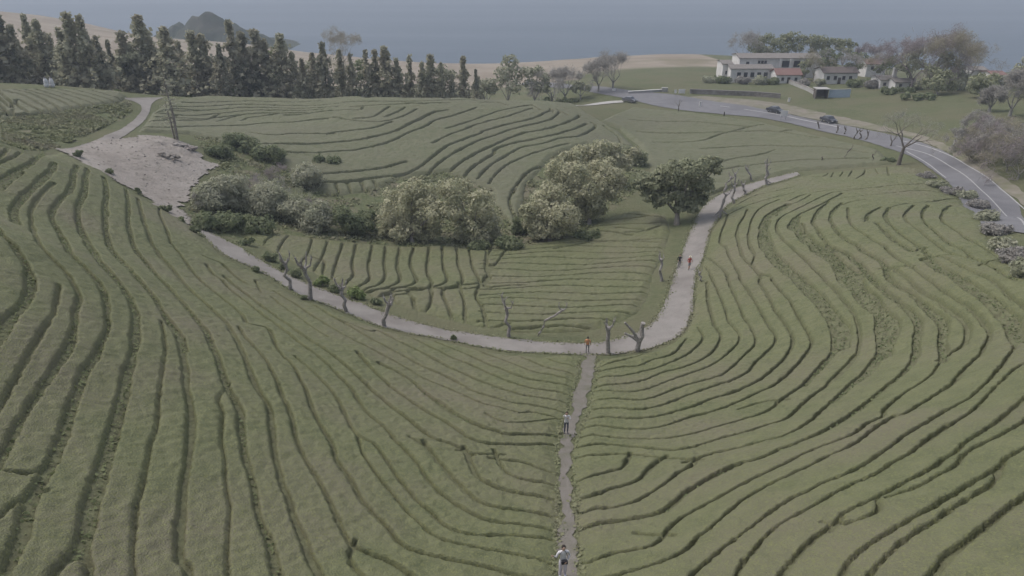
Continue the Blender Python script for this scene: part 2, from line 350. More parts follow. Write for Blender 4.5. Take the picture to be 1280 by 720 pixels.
ground = tag(link('ground', me), kind='structure')

def strip(name, A, B, mt, off=.05, step=.6, cross=8, jit=0.0, crown=0.0, kerb=None):
    A = resample(smooth(resample(A, step*2), 2), step); n = len(A)-1
    B = smooth(resample(B, step*2), 2); d = np.r_[0, np.cumsum(np.hypot(*np.diff(B[:, :2], axis=0).T))]; t = np.linspace(0, d[-1], n+1)
    B = np.stack([np.interp(t, d, B[:, k]) for k in range(B.shape[1])], 1)
    V = []
    for i in range(n+1):
        ax, ay = A[i, :2]; bx, by = B[i, :2]
        ja = jit*(vnoise(ax, ay, 1.1, 11)+.6*vnoise(ax, ay, .4, 12)); jb = jit*(vnoise(bx, by, 1.1, 13)+.6*vnoise(bx, by, .4, 14))
        w = math.hypot(bx-ax, by-ay)+1e-6
        for k in range(cross+1):
            f = k/cross; f = f+(1-f)*ja/w-f*jb/w
            V.append((ax+(bx-ax)*f, ay+(by-ay)*f))
    V = np.array(V); z = hgt(V[:, 0], V[:, 1])+off
    c1 = cross+1; k = np.arange(n)[:, None]*c1+np.arange(cross)[None]
    Q = np.stack([k, k+1, k+c1+1, k+c1], -1).reshape(-1, 4)
    P3 = np.c_[V, z]
    # face up
    a, b, c = P3[Q[0, 0]], P3[Q[0, 1]], P3[Q[0, 2]]
    if np.cross(b-a, c-a)[2] < 0: Q = Q[:, ::-1]
    return tag(link(name, np_mesh(name, P3, Q, mt)), kind='structure')

LOOP_IN = '228,262 240,275 252,284 264,292 296,306 316,320 340,334 360,344 382,354 400,362 425,370 455,381 495,397 532,407 570,415 640,424 690,429 730,430 752,429 770,425 788,420 806,411 818,402 828,388 835,370 841,350 848,328 857,305 865,285 872,268 884,253 899,243 920,235 950,226 975,220 996,215'
LOOP_OUT = '214,268 232,278 246,287 258,299 273,314 288,324 304,329 330,341 354,357 382,374 406,380 450,399 476,409 510,417 550,423 590,432 634,440 690,442 730,444 756,444 775,442 795,440 812,437 828,431 842,425 856,413 863,400 867,375 868,350 872,335 878,326 888,288 898,272 908,258 920,250 936,242 956,232 980,226 1000,219'
strip('gravel_path', wpoly(LOOP_IN), wpoly(LOOP_OUT), M['path'], .06, .7, 8, .22)
strip('upper_lane', wpoly('152,123 166,126 177,130 178,138 168,150 150,163 120,176 74,187'), wpoly('206,122 196,125 189,130 187,141 180,152 166,163 152,174 110,192'), M['path'], .07, .8, 6, .2)
strip('dirt_trail', wpoly('730,442 729,455 725,470 721,490 714,512 706,535 701,560 701,600 702,640 701,680 696,722 690,790'), wpoly('743,443 743,455 741,470 737,492 731,512 721,538 713,562 713,600 716,640 720,680 721,722 724,790'), M['trail'], .05, .5, 6, .28)
# worked clearing with heaps of soil: one sheet, raised in mounds
CP_ = wpoly('74,187 100,181 125,175 150,172 172,170 192,170 214,173 232,179 246,190 252,200 270,204 262,214 250,228 240,240 236,252 230,264 244,290 230,280 214,270 196,258 178,246 152,233 130,218 108,206 90,194')[:, :2]
def patch(name, P, mt, off, res, jit, zf=None):
    x0, y0 = P.min(0)-1; x1, y1 = P.max(0)+1
    X, Y = np.meshgrid(np.arange(x0, x1, res), np.arange(y0, y1, res))
    JX = X+jit*vnoise(X, Y, 2.2, 31)+.4*jit*vnoise(X, Y, .7, 32); JY = Y+jit*vnoise(X, Y, 2.2, 33)
    ins = in_poly(JX, JY, P)
    Z = hgt(X, Y)+off
    if zf is not None: Z = Z+zf(X, Y)
    return grid_mesh(name, X, Y, Z, ins, mt)
def grid_mesh(name, X, Y, Z, ins, mt):
    ny, nx = X.shape; idx = np.arange(nx*ny).reshape(ny, nx)
    q = ins[:-1, :-1] & ins[:-1, 1:] & ins[1:, 1:] & ins[1:, :-1]
    Q = np.stack([idx[:-1, :-1], idx[:-1, 1:], idx[1:, 1:], idx[1:, :-1]], -1)[q]
    u, inv = np.unique(Q, return_inverse=True); V = np.stack([X, Y, Z], -1).reshape(-1, 3)[u]
    return np_mesh(name, V, inv.reshape(-1, 4), mt)
HEAPS = [(G(207, 184), 4.2, 1.5), (G(228, 190), 3.6, 1.6), (G(190, 187), 3.8, .7), (G(222, 204), 4.2, .9), (G(200, 204), 4.0, .7), (G(238, 200), 2.6, .6), (G(176, 182), 3.5, .5)]
def heapz(X, Y):
    z = .05*vnoise(X, Y, 2.5, 41)+.03*vnoise(X, Y, .8, 42)
    for (hx, hy, _), r, h in HEAPS:
        d = np.hypot(X-hx, Y-hy)/r; z = np.maximum(z, h*.38*np.clip(1-d, 0, 1)**.7*(1+.4*vnoise(X, Y, 1.3, 43)+.3*vnoise(X, Y, .5, 44))+.03)
    return z
cl = tag(link('clearing_soil', patch('clearing_soil', CP_, M['soil'], .12, .3, .9, heapz)), kind='structure')

# road and its junction
RT = '660,101 700,104 740,108 790,114 840,118 880,125 937,133 965,139 1012,149 1060,158 1100,166 1145,176 1167,184 1190,195 1216,210 1248,234 1275,256 1340,300'
RB = '650,106 700,110 740,116 785,124 820,133 860,139 900,143 950,147 987,154 1012,161 1060,171 1095,181 1128,191 1145,199 1163,211 1181,224 1198,244 1220,280'
strip('asphalt_road', wpoly(RT), wpoly(RB), M['asphalt'], .10, 1.0, 10, .15)
def paint(name, s, w, off=.125):
    P = smooth(resample(wpoly(s), 1.0), 2); T = np.gradient(P[:, :2], axis=0); T /= np.hypot(*T.T)[:, None]; Nn = np.c_[-T[:, 1], T[:, 0]]
    return strip(name, P[:, :2]+Nn*w/2, P[:, :2]-Nn*w/2, M['line'], off, 1.0, 1)
paint('painted_line', '930,137 956,141 985,146 1012,152 1050,160', .5)
paint('painted_line', '1128,177 1152,181 1176,190.5 1200,201 1224,216 1244,231 1264,248 1290,270', .2)
paint('painted_line', '1120,183 1140,187 1156,191.5 1176,201 1198,214 1214,227 1228,240 1238,249 1260,271 1290,300', .2)
paint('painted_line', '1133,190 1148,198 1166,209 1182,223', .2)
paint('painted_line', '900,133 912,134.5', .5)
# low bank of rough soil along the far kerb of the road
strip('road_verge', wpoly('840,124 900,131 950,136 1012,148 1060,157 1100,164 1150,175 1190,193 1230,220 1280,258'), wpoly('880,120 930,124 980,130 1020,139 1060,148 1100,157 1150,168 1196,186 1240,214 1290,250'), mat('dry_verge', (.16, .145, .115), (.2, .18, .15), .8, .95, c3=(.12, .125, .07), s3=.3), .07, 1.2, 4, .5)
strip('concrete_lane', wpoly('672,134 700,132 740,129 777,126'), wpoly('676,136 700,134.5 740,131.5 780,128.5'), M['concrete'], .13, 1.5, 2, .1)

sx = np.array([-4600, 4600.]); V = np.array([(-4600, -300, SEA), (4600, -300, SEA), (4600, 6000, SEA), (-4600, 6000, SEA)], float)
water = bpy.data.materials.new('sea_water'); water.use_nodes = True
nt = water.node_tree; N = nt.nodes; L = nt.links; b = N['Principled BSDF']
b.inputs['Base Color'].default_value = (.04, .062, .085, 1); b.inputs['Roughness'].default_value = .38; b.inputs['IOR'].default_value = 1.33; b.inputs['Specular IOR Level'].default_value = .09
tc = N.new('ShaderNodeNewGeometry'); mp = N.new('ShaderNodeMapping'); mp.inputs['Scale'].default_value = (.012, .05, 1); L.new(tc.outputs['Position'], mp.inputs[0])
n1 = N.new('ShaderNodeTexNoise'); n1.inputs['Scale'].default_value = 1; n1.inputs['Detail'].default_value = 7; n1.inputs['Roughness'].default_value = .65; L.new(mp.outputs[0], n1.inputs['Vector'])
k = N.new('ShaderNodeBump'); k.inputs['Strength'].default_value = .35; k.inputs['Distance'].default_value = 6; L.new(n1.outputs['Fac'], k.inputs['Height']); L.new(k.outputs[0], b.inputs['Normal'])
m2 = N.new('ShaderNodeMapping'); m2.inputs['Scale'].default_value = (.0006, .004, 1); L.new(tc.outputs['Position'], m2.inputs[0])
n2 = N.new('ShaderNodeTexNoise'); n2.inputs['Scale'].default_value = 1; n2.inputs['Detail'].default_value = 4; L.new(m2.outputs[0], n2.inputs['Vector'])
mr = N.new('ShaderNodeMapRange'); mr.inputs[1].default_value = .35; mr.inputs[2].default_value = .65; mr.inputs[3].default_value = .32; mr.inputs[4].default_value = .46; L.new(n2.outputs['Fac'], mr.inputs[0]); L.new(mr.outputs[0], b.inputs['Roughness'])
tag(link('sea', np_mesh('sea', V, np.array([[0, 1, 2, 3]]), water)), kind='structure')

# wooded volcanic hill by the coast
def hill(cx, cy, base, peaks, rx, res, mt):
    X, Y = np.meshgrid(np.arange(-rx, rx+1, res), np.arange(-rx, rx+1, res)); Z = np.zeros_like(X)
    for px, py, h, w in peaks: Z = np.maximum(Z, h*np.exp(-((X-px)**2+(Y-py)**2)/(2*w*w)))
    Z += (vnoise(X, Y, 14, 51)*2.2+vnoise(X, Y, 6, 52)*3)*np.clip(Z/12, 0, 1)
    ok = np.hypot(X, Y) < rx
    return tag(link('hill', grid_mesh('hill', X+cx, Y+cy, Z+base, ok, mt)), kind='structure')
hp = at(262, 44, 640)
hill(hp[0], hp[1], hp[2]-10, [(0, 0, 27, 19), (-30, 6, 18, 11), (24, -3, 19, 15), (-46, 0, 10, 12), (44, 0, 10, 12)], 78, 3.0, mat('hill_wood', (.02, .028, .016), (.042, .05, .03), .12, .9, c3=(.05, .048, .034), s3=.04))

# ------------------------------------------------------------------ tea fields
class Field: pass
def ext_w(A, d):                                 # let a gap run on a little so that it meets its neighbour
    a = A[0]-A[1]; b = A[-1]-A[-2]
    return np.vstack([A[0]+a/(np.hypot(*a)+1e-6)*d, A, A[-1]+b/(np.hypot(*b)+1e-6)*d])
def lines_of(s):
    out = []
    for ln in s.strip().split('\n'):
        w, r = ln.split(':', 1); out.append((float(w), parse(r)))
    return out
def catmull(P, n=5):
    if len(P) < 3: return P
    E = np.vstack([2*P[0]-P[1], P, 2*P[-1]-P[-2]]); out = []
    for i in range(1, len(E)-2):
        p0, p1, p2, p3 = E[i-1:i+3]
        for t in np.linspace(0, 1, n, endpoint=False):
            out.append(.5*((2*p1)+(-p0+p2)*t+(2*p0-5*p1+4*p2-p3)*t*t+(-p0+3*p1-3*p2+p3)*t**3))
    return np.array(out+[P[-1]])
def extend(a):                                   # carry lines on beyond the frame
    a = a.copy()
    for e, q in ((0, 1), (-1, -2)):
        u, v = a[e]
        if u < 4 or u > 1276 or v > 716:
            d = a[e]-a[q]; d = d/(np.hypot(*d)+1e-6)
            if (u < 4 and d[0] < .2) or (u > 1276 and d[0] > -.2) or (v > 716 and d[1] > 0):
                a = np.vstack([a[e]+d*90, a]) if e == 0 else np.vstack([a, a[e]+d*90])
    return a
def tea_field(poly, lines, res, H, off, wscale=1.0, seed=0, rag=.06, wmin=0.0):
    P = hit(poly[:, 0], poly[:, 1], off*.6)[:, :2]
    x0, y0 = P.min(0)-.5; x1, y1 = P.max(0)+.5
    X, Y = np.meshgrid(np.arange(x0, x1, res), np.arange(y0, y1, res)); ny, nx = X.shape
    ins = in_poly(X, Y, P); D = np.where(ins, 9.0, -1.0); REACH = 1.1
    def carve(A, w):
        A = resample(A, .45)
        for i in range(len(A)-1):
            a = A[i]; b = A[i+1]; ww = w*(1+.35*float(vnoise(a[0], a[1], 2.7, seed+3)))
            i0 = int((min(a[0], b[0])-REACH-ww-x0)/res); i1 = int((max(a[0], b[0])+REACH+ww-x0)/res)+2
            j0 = int((min(a[1], b[1])-REACH-ww-y0)/res); j1 = int((max(a[1], b[1])+REACH+ww-y0)/res)+2
            i0, j0 = max(i0, 0), max(j0, 0); i1, j1 = min(i1, nx), min(j1, ny)
            if i0 >= i1 or j0 >= j1: continue
            px = X[j0:j1, i0:i1]-a[0]; py = Y[j0:j1, i0:i1]-a[1]; d = b-a; l2 = d@d+1e-9
            t = np.clip((px*d[0]+py*d[1])/l2, 0, 1); q = np.hypot(px-t*d[0], py-t*d[1])-ww/2
            D[j0:j1, i0:i1] = np.minimum(D[j0:j1, i0:i1], q)
    wides = []
    for w, a in lines:
        a = extend(a); A = hit(a[:, 0], a[:, 1], off)[:, :2]; A = catmull(A, 6)
        A = ext_w(A, .55); A = resample(A, .45); A = A+.05*np.stack([vnoise(A[:, 0], A[:, 1], 1.6, seed+1), vnoise(A[:, 0], A[:, 1], 1.6, seed+2)], 1)
        wz = max(w*wscale*float(np.interp((A[:, 1]*CP-hgt(A[:, 0], A[:, 1])*SP).mean(), [26, 40, 56], [.4, .62, 1])), wmin); carve(A, max(wz-.09, .09)); wides.append((wz, A))
    Dg = D.copy(); D[:] = np.where(ins, 9.0, -1.0); carve(np.vstack([P, P[:1]]), .06); DB = np.minimum(D, 1.0); D = np.minimum(D, Dg)
    D = np.where(ins, D, -1.0); D0 = D.copy()
    D = D+rag*(.6*vnoise(X, Y, .45, seed+5)+vnoise(X, Y, .2, seed+6))*np.clip(1-np.abs(D)/.8, 0, 1)*np.where(ins, 1, 0)
    D = np.minimum(D, D0+.02); D = np.where(D0 <= 0, np.minimum(D, 0), D)
    top = .93+.07*np.clip(D/.8, 0, 1)
    h = H*np.clip(D/.07, 0, 1)**.5*top
    h = np.minimum(h, H*np.clip((DB+.12*vnoise(X, Y, .6, seed+11))/1.1, .02, 1)**.75)
    h = h+np.clip(D/.2, 0, 1)*(.05*vnoise(X, Y, .33, seed+7)+.035*vnoise(X, Y, .17, seed+8)+.05*vnoise(X, Y, 1.7, seed+9)+.06*vnoise(X, Y, 5, seed+10))
    Z = hgt(X, Y)+np.where(D > 0, h, -.04)
    # label the separate hedges (runs + union-find)
    S = D > 0; lab = np.zeros((ny, nx), np.int32); par = [0]
    def find(a):
        while par[a] != a: par[a] = par[par[a]]; a = par[a]
        return a
    prev = []
    for j in range(ny):
        r = S[j].astype(np.int8); e = np.diff(np.r_[0, r, 0]); st = np.where(e == 1)[0]; en = np.where(e == -1)[0]; cur = []; k = 0
        for s_, e_ in zip(st, en):
            l = 0
            while k < len(prev) and prev[k][1] <= s_: k += 1
            kk = k
            while kk < len(prev) and prev[kk][0] < e_:
                p = find(prev[kk][2])
                if l == 0: l = p
                elif p != l: par[max(p, l)] = min(p, l); l = min(p, l)
                kk += 1
            if l == 0: par.append(len(par)); l = len(par)-1
            cur.append((s_, e_, l)); lab[j, s_:e_] = l
        prev = cur
    root = np.array([find(i) for i in range(len(par))]); lab = root[lab]
    f = Field(); f.X, f.Y, f.Z, f.D, f.lab, f.res, f.x0, f.y0, f.wides, f.P = X, Y, Z, D, lab, res, x0, y0, wides, P
    f.off = off; f.cnt = np.bincount(lab.ravel(), minlength=len(par))
    return f
def field_objects(f, mt, minarea, transects, rest, group, cat='tea hedge', name='tea_hedge'):
    X, Y, Z, lab = f.X, f.Y, f.Z, f.lab; ny, nx = X.shape; idx = np.arange(nx*ny).reshape(ny, nx)
    L4 = np.stack([lab[:-1, :-1], lab[:-1, 1:], lab[1:, 1:], lab[1:, :-1]], -1); qm = L4.max(-1)
    V = np.stack([X, Y, Z], -1).reshape(-1, 3)
    Q = np.stack([idx[:-1, :-1], idx[:-1, 1:], idx[1:, 1:], idx[1:, :-1]], -1).reshape(-1, 4); qf = qm.ravel()
    keep = [l for l in range(1, len(f.cnt)) if f.cnt[l]*f.res**2 >= minarea]
    order = np.argsort(qf, kind='stable'); qs = qf[order]
    lo = np.searchsorted(qs, keep, 'left'); hi = np.searchsorted(qs, keep, 'right')
    labels = {}
    for pts, text in transects:
        a = parse(pts); seq = []; dd = np.r_[0, np.cumsum(np.hypot(*np.diff(a, axis=0).T))]; t = np.arange(0, dd[-1], .8)
        us = np.interp(t, dd, a[:, 0]); vs_ = np.interp(t, dd, a[:, 1]); W = hit(us, vs_, f.off)
        ii = ((W[:, 0]-f.x0)/f.res).round().astype(int); jj = ((W[:, 1]-f.y0)/f.res).round().astype(int)
        for i, j in zip(ii, jj):
            if 0 <= i < nx and 0 <= j < ny and lab[j, i] > 0:
                l = int(lab[j, i])
                if l in keep and l not in seq: seq.append(l)
        for n, l in enumerate(seq):
            if l not in labels: labels[l] = text.format(n=nth(n+1))
    left = [l for l in keep if l not in labels]
    cen = {l: (X[lab == l].mean(), Y[lab == l].mean()) for l in left}
    left.sort(key=lambda l: cen[l][0])
    for n, l in enumerate(left): labels[l] = rest.format(n=nth(n+1))
    out = []
    for l, a, b in zip(keep, lo, hi):
        q = Q[order[a:b]]; u, inv = np.unique(q, return_inverse=True)
        W = V[u]; c = np.array([W[:, 0].mean(), W[:, 1].mean(), W[:, 2].min()])
        o = link(name, np_mesh(name, W-c, inv.reshape(-1, 4), mt)); o.location = c
        tag(o, labels[l], cat, group); out.append(o)
    return out
FL = lines_of(""".4:-6,198 0,194.4 10,185 8,181 0,178.4 -6,178.0
.4:-6,206.4 0,203 14,197 26,190 26,184.4 19,181.6
.55:-8,230 0,225 12,216 26,210 42,200 51,193 52.4,186.0
.4:-8,242 0,237 12,226 26,216.0
.6:68,203 64,212 50,226 32,242 20,256 17,266 20,278.0
.35:66,229 50,244 40,258 38,272 41,288 48,302 47,302 66,324 80,338 90,352 98,368 98,376.0
.8:97,378 94,394 86,430 66,460 46,490 28,520 12,550 0,570 -12,590.0
.5:-8,280 0,290 14,303 20,310 30,326 37,342.0
.95:37,343 38,360 30,378 16,392 4,408 -8,426.0
.5:73,360 69,384 56,406 42,430 24,460 12,482 0,506 -10,524.0
.5:96,207 90,230 76,248 66,264 65,276 76,292 80,300 88,316 108,336 124,354 131,368.0
.6:131,369 133,386 134,406 126,426 120,442 106,464.0
1.1:105,465 96,488 88,508 82,528 76,548 68,570 58,588 48,606 36,630 28,660 18,684 6,712 -6,736.0
.45:48,587 34,590 18,588.0
.5:40,618 30,621 16,628 0,642 -8,650.0
.55:109,211 106,234 98,258 98,280 108,300 112,308 128,330 148,352 162,372.0
.9:162,372 169,394 169,426 160,460 154,486 148,510 142,532 134,558 124,596 116,620 111,642 106,666 100,682.0
.8:100,682 80,700 66,716 60,728.0
.7:106,680 110,700 110,728.0
.5:130,222 133,240 131,264 132,288 136,302 140,312 158,332 174,350 192,370 208,396 222,416 228,432.0
.7:227,436 230,454 233,480 238,510 238,540 234,570 228,606 226,636 224,666 224,700 234,704 235,728.0
.32:202,404 207,430 206,442 200,474 198,500 196,530 188,554 185,572 176,610 170,630 169,656 167,688 167,732.0
.4:156,231 160,254 160,278 165,300 170,312 184,330 202,350 216,364 234,384 256,412 264,430 272,446 278,466 283,482 292,496 300,516 300,530 304,554 306,570 316,606 320,632 328,656 338,680 346,712 349,732.0
.3:284,481 273,499 278,514 277,542 280,572 282,608 287,636 286,672 284,698 284,732.0
.36:172,248 173,252 178,272 184,288 189,303 190,304 200,320 216,336 234,358 254,376 266,387 284,404 290,414 300,432 310,456 318,478 334,504 338,524 341,550 345,572 352,604 360,622 368,648 378,672 388,696 400,718 406,732.0
.42:300,410 308,422 318,432 332,448 344,472 354,498 364,520 370,546 382,572 400,604 414,630 426,656 438,678 448,684 466,692 486,701 465,691.2 490,702.5 512.5,717.5 525,730.0
.4:442,682 438,694 440,706 452,718 462,730.0
.26:200,258 198,262 204,278 210,292 213,303 216,306 230,324 248,348 270,366 290,382 304,394 310,404 332,408 340,418 344,430 354,444 366,454 374,472 384,490 390,512 404,536 416,558 420,573 438,598 450,620 470,644 486,660 505,681.2 537.5,692.5 570,700 607.5,707.5 640,716.2 680,723.8
.3:260,333 268,344 278,350 288,362 310,378 330,394 350,408 370,424 382,433 402,448 420,466 438,484 450,502 460,516 476,530 486,538 492,546 504,560 522,578 532,594 550,614 562,624 578,635 600,646 628,654 650,656 704,660.4
.3:260,322 278,330 290,342 304,352.0
.34:282,347 290,354 306,366 330,384 350,398 370,412 390,426 402,433 422,448 448,470 466,488 486,504 482,502 498,514 518,530 530,540 532,542 544,549 566,555 582,563.0
.55:582,563 588,576 594,590 606,600 622,608 640,614 660,617 702,622.4
.2:582,564 600,566.4 620,567.0
.4:620,567 628,584 636,592 656,599 700,604.4
.34:624,573 638,575 650,576 666,582 682,587 702,590.4
.5:534,557 544,570 558,586 576,606 590,620 602,628 626,635 650,637 706,644.4
.18:530,556 520,550.0
.36:374,449 388,460 406,478 420,494 430,514 442,536 456,548 468,554 478,568 482,572 494,590 508,608 524,626 540,640 556,654 570,662 584,666 598,668.0
.18:598,668 630,670 706,672.0
.3:448,549 452,564 458,573 472,592 486,610 482,604 498,624 510,640 526,654 540,666 554,673 555,673.8 590,682.5 640,692.5 695,700.0
.36:448,442 466,462 486,480 486,482 506,496 526,509 540,518 556,526 570,536 582,543 578,542 594,550 614,554 640,555 670,555 702,553.0
.5:480,456 502,468 518,478 528,488 542,498 558,509 574,519 590,528 610,536 630,540 622,540 642,542 662,542 704,542.4
.22:614,519.6 626,526 644,528 670,526 700,521.0
.26:470,438 486,447 506,458 522,468 538,476 554,482 582,494 600,502 626,509 644,514 654,516 662,514 682,518 708,523.0
.28:346,366 370,380 390,394 410,406 430,418 450,428 462,434 486,447.0
.32:388,378 414,394 442,410 466,424 486,434 510,447 532,459 556,469 574,478 592,488 614,495 640,502 662,505 682,509 710,514.4
.3:422,398 442,406 464,414 470,412 490,422 510,432 528,440 544,449 560,458 578,466 598,475 618,483 644,491 670,496 715,502.0
.28:504,416 528,428 546,437 564,446 586,455 606,464 624,472 646,480 670,486 696,489 720,493.6
.26:530,420 558,432 582,442 606,453 626,461 646,469 664,474 688,478 722,483.0
.26:580,430 606,441 630,450 650,458 670,465 696,470 728,478.0
.22:650,445.6 662,450 680,458 700,463 728,468.4
.2:676,444 696,452 728,458.6
.2:342,373 370,394 390,408 406,418.0
.2:320,352 326,364.0""")
FR = lines_of(""".2:738,460 764,452.4 782,449 796,445 810,438.0
.24:738,465 760,461 778,458 796,457 814,450 828,447 844,440 856,425.0
.24:738,470 778,469 802,464 828,457 850,448 868,436 879,422 874,411.0
.26:736,481.4 766,480 790,478 810,473 828,465 850,460 872,452 892,438 901,420 893,406 893,404 888,388 885,370 884,354.0
.22:738,486 780,490 802,488 820,482 838,475 862,467 886,458 908,443 925,424 920,412 910,400 909,398 905,380 894,356 890,348 882,332.0
.24:732,498 770,498 796,500 818,496 838,488 862,480 890,473 908,465 930,444 945,426 933,400 930,396 920,372 910,350 908,342 896,330 884,320.0
.26:728,509 766,509 790,512 814,509 840,502 864,492 892,483 916,475 936,464 946,451 970,425 960,406 950,386 936,364 926,350 922,338 912,322 907,308 901,305 901,294 906,280 910,268.0
.3:724,521 760,521 790,523 818,521 842,515 866,508 890,498 916,490 946,477 966,462 988,438 991,420 984,408 970,388 960,368 950,352 951,346 940,332 929,322 924,306 921,294 923,282 929,273 934,262.0
.26:940,330 943,318 937,306 936,292 940,274 948,262 960,255 972,250.0
.26:720,536 740,531 778,535 806,536 830,532 860,522 890,514 920,503 946,491 972,478 996,456 1015,431 1012,418 998,396 988,376 974,360 966,350 965,346 952,343.0
.26:716,545 734,543 750,544.4 786,547.6 830,547.6 864,542 906,530 930,523 946,519 962,512 976,500.0
.16:930,509 942,505 954,501.6 976,500.0
.3:975,500.4 990,490 1008,478.0
.5:1008,478 1022,462 1034,448 1020,466 1036,448 1050,430.0
1.3:1051,430 1051,412 1036,390 1018,368 1000,350 988,340 970,324 958,306 955,288 958,274 965,267 984,256.0
.3:714,557 734,556 760,555 790,558 814,561 838,563 860,560 886,552 914,544 946,535 950,533 978,525 992,516 1008,500 1026,487 1048,470 1062,456 1071,440 1034,480 1058,460 1072,440 1075,418 1069,392 1056,376 1032,350 1020,338 1000,318 980,300 972,288 972,276 980,269 996,261 1024,247 1036,242.0
.35:714,569.4 734,569 754,568.0
.15:754,568 778,567.6 798,569 828,572.4 850,573 868,574.4
.45:867,574.4 886,568 910,562 946,553 956,550 982,543 1010,528 1028,512 1046,498.0
.8:1046,498 1066,480 1086,464 1096,446 1104,440.0
1.3:1104,442 1110,422 1110,406 1099,388 1080,368 1062,348 1046,328 1052,334 1036,318 1018,306.0
1.2:1020,310 1004,294 992,282 996,272.0
.4:992,275 1000,267 1016,260 1044,246 1052,242.0
.3:1040,310 1032,309 1018,301 1008,290 1003,280.0
.4:714,600.4 740,594 764,588 776,586 784,576 787,569.6
.55:714,620.4 744,617 764,610 786,604 800,598 810,588 820,578 828,573.0
.45:718,639.6 744,635 770,633 794,626 812,617 832,604 850,590 866,582 869,575.6
.45:720,658.6 750,654 778,650 802,646 828,639 846,626 862,612 882,600 902,589 926,579 946,574 950,573 978,560 1006,549 1034,536 1058,522 1082,504 1106,484 1126,468 1140,454 1145,440 1146,430 1149,406 1142,392 1122,376 1104,362 1090,348 1076,330 1060,318 1036,310 1088,346 1072,330 1056,316 1036,306 1018,282 1017,274 1024,262 1036,252.0
.4:718,701.6 744,697 766,691 790,687 814,682 828,672 834,662 848,649 866,638 884,628 902,618 922,608 946,595 960,589 988,576 994,572 1010,565 1034,555 1068,542 1082,530 1104,519 1108,510 1130,491 1150,479 1166,466 1176,452 1181,448.0
.6:1181,448 1178,430 1181,408 1174,396 1158,382.0
.4:1158,382 1142,368 1124,358 1112,348 1108,338.0
.45:1110,335 1098,324 1074,310 1074,308 1050,292 1038,274 1043,262 1052,254.0
.24:1108,334.4 1136,332.0
.36:1112,334 1122,338 1136,348 1152,364 1172,374 1190,388 1210,406 1207,428 1194,438 1182,445.0
.4:808,667.6 828,668.0
.32:1114,521 1102,530 1082,544 1058,560 1034,570 1008,583 998,588 978,597 956,608 930,623 928,624 906,642 882,664 870,672 858,686 838,698 810,707 786,714 770,719 742,722 714,724.0
.28:1102,529 1114,522 1134,515 1156,502 1186,482 1194,476 1204,462 1226,442 1230,434 1239,418 1232,404 1210,382 1186,367 1160,347 1136,330 1108,310 1108,308 1086,296 1068,284 1061,272 1060,260.0
.34:1086,576 1058,591 1030,602 1008,614 984,626 962,640 940,656 930,663 916,674 898,688 882,703 866,718 854,732.0
.36:1086,576 1094,570 1116,556 1134,542 1162,526 1186,510 1162,524 1188,510 1212,496 1230,480 1246,464 1264,440 1268,434 1272,425.0
.9:1273,424 1267,404 1254,390 1234,372 1214,358 1194,344 1176,334 1160,324.0
.25:1269,424 1282,427 1304,432.0
.34:1118,576 1094,591 1068,602 1042,616 1016,631 996,642 976,654 958,668 944,686 930,704 934,696 922,718 916,732.0
.3:1118,576 1126,572 1150,556 1166,544 1186,530 1152,556 1172,542 1196,526 1216,512 1230,498 1246,482 1264,464 1280,454 1304,444.0
.5:1176,576 1162,586 1140,598 1120,608 1102,618 1090,624 1068,634 1050,644 1044,654.0
.9:1042,654 1016,674 998,694 980,716 968,732.0
.35:1044,653 1058,654 1082,646 1100,636 1098,626.0
.4:1176,576 1180,572 1196,564 1204,554 1220,544 1236,534 1254,520 1280,498 1304,478.0
.3:1126,616 1132,614 1152,606 1168,596 1196,580 1204,568 1224,556 1250,544 1280,526 1304,512.0
.6:1048,728 1062,700 1078,686 1094,674 1112,664 1136,650 1160,638 1176,628 1190,619.0
.4:1190,619 1210,606 1234,592 1256,576 1258,572 1280,560 1308,546.0
.35:1090,714 1108,694 1128,676 1152,662 1176,646 1196,632 1216,620 1236,608 1246,596 1254,580.0
.75:1156,734 1180,700 1200,682 1216,670 1230,660 1246,646 1262,632 1280,621 1308,600.0
.45:1112,259 1107,268 1110,276 1122,288 1138,300 1154,312 1164,320.0
.4:1100,259 1086,267 1084,275.0
.6:1098,280 1112,294 1128,306 1142,314 1152,311.0
.36:1142,257 1132,266 1134,276 1148,286 1160,296 1176,308 1186,315 1208,321.0
.4:1160,257 1153,266 1155,276 1166,286 1178,296 1190,306 1206,312 1216,322 1224,325 1244,334 1270,348.0
.42:1190,257 1180,264 1177,274 1190,284 1204,294 1218,302 1234,310 1250,320.0
.4:1156,319 1178,321 1200,330 1220,340 1240,348 1250,356 1264,370 1280,382 1304,402.0
.2:1164,320 1184,318 1204,319.6
.2:1230,329 1246,324.0
.2:1040,263 1048,258 1064,252 1080,250.0
.24:1112,259 1128,255 1154,253 1184,249 1204,248.0
.2:1024,256 1034,251 1046,245.0
.22:972,268 984,257 998,252 1012,244.0
.24:988,250 1004,243.6 1032,238 1060,236 1096,234.0
.22:1044,240 1074,236 1108,232.4 1144,230 1168,229.0
.22:1044,249 1084,244 1120,240 1152,238 1176,240.0
.22:920,256 944,244 964,240 988,234.0
.22:910,268 936,256 964,248 990,241.0
.2:992,218 1024,221 1034,218 1037,213.0
.2:1039,221 1044,212.0
.2:1050,220 1057,210.0
.2:1061,220 1066,212.0
.25:1070,223 1080,217 1081.6,209.0
.25:1093,208 1098,217.0
.25:1109,207 1111,219.0""")
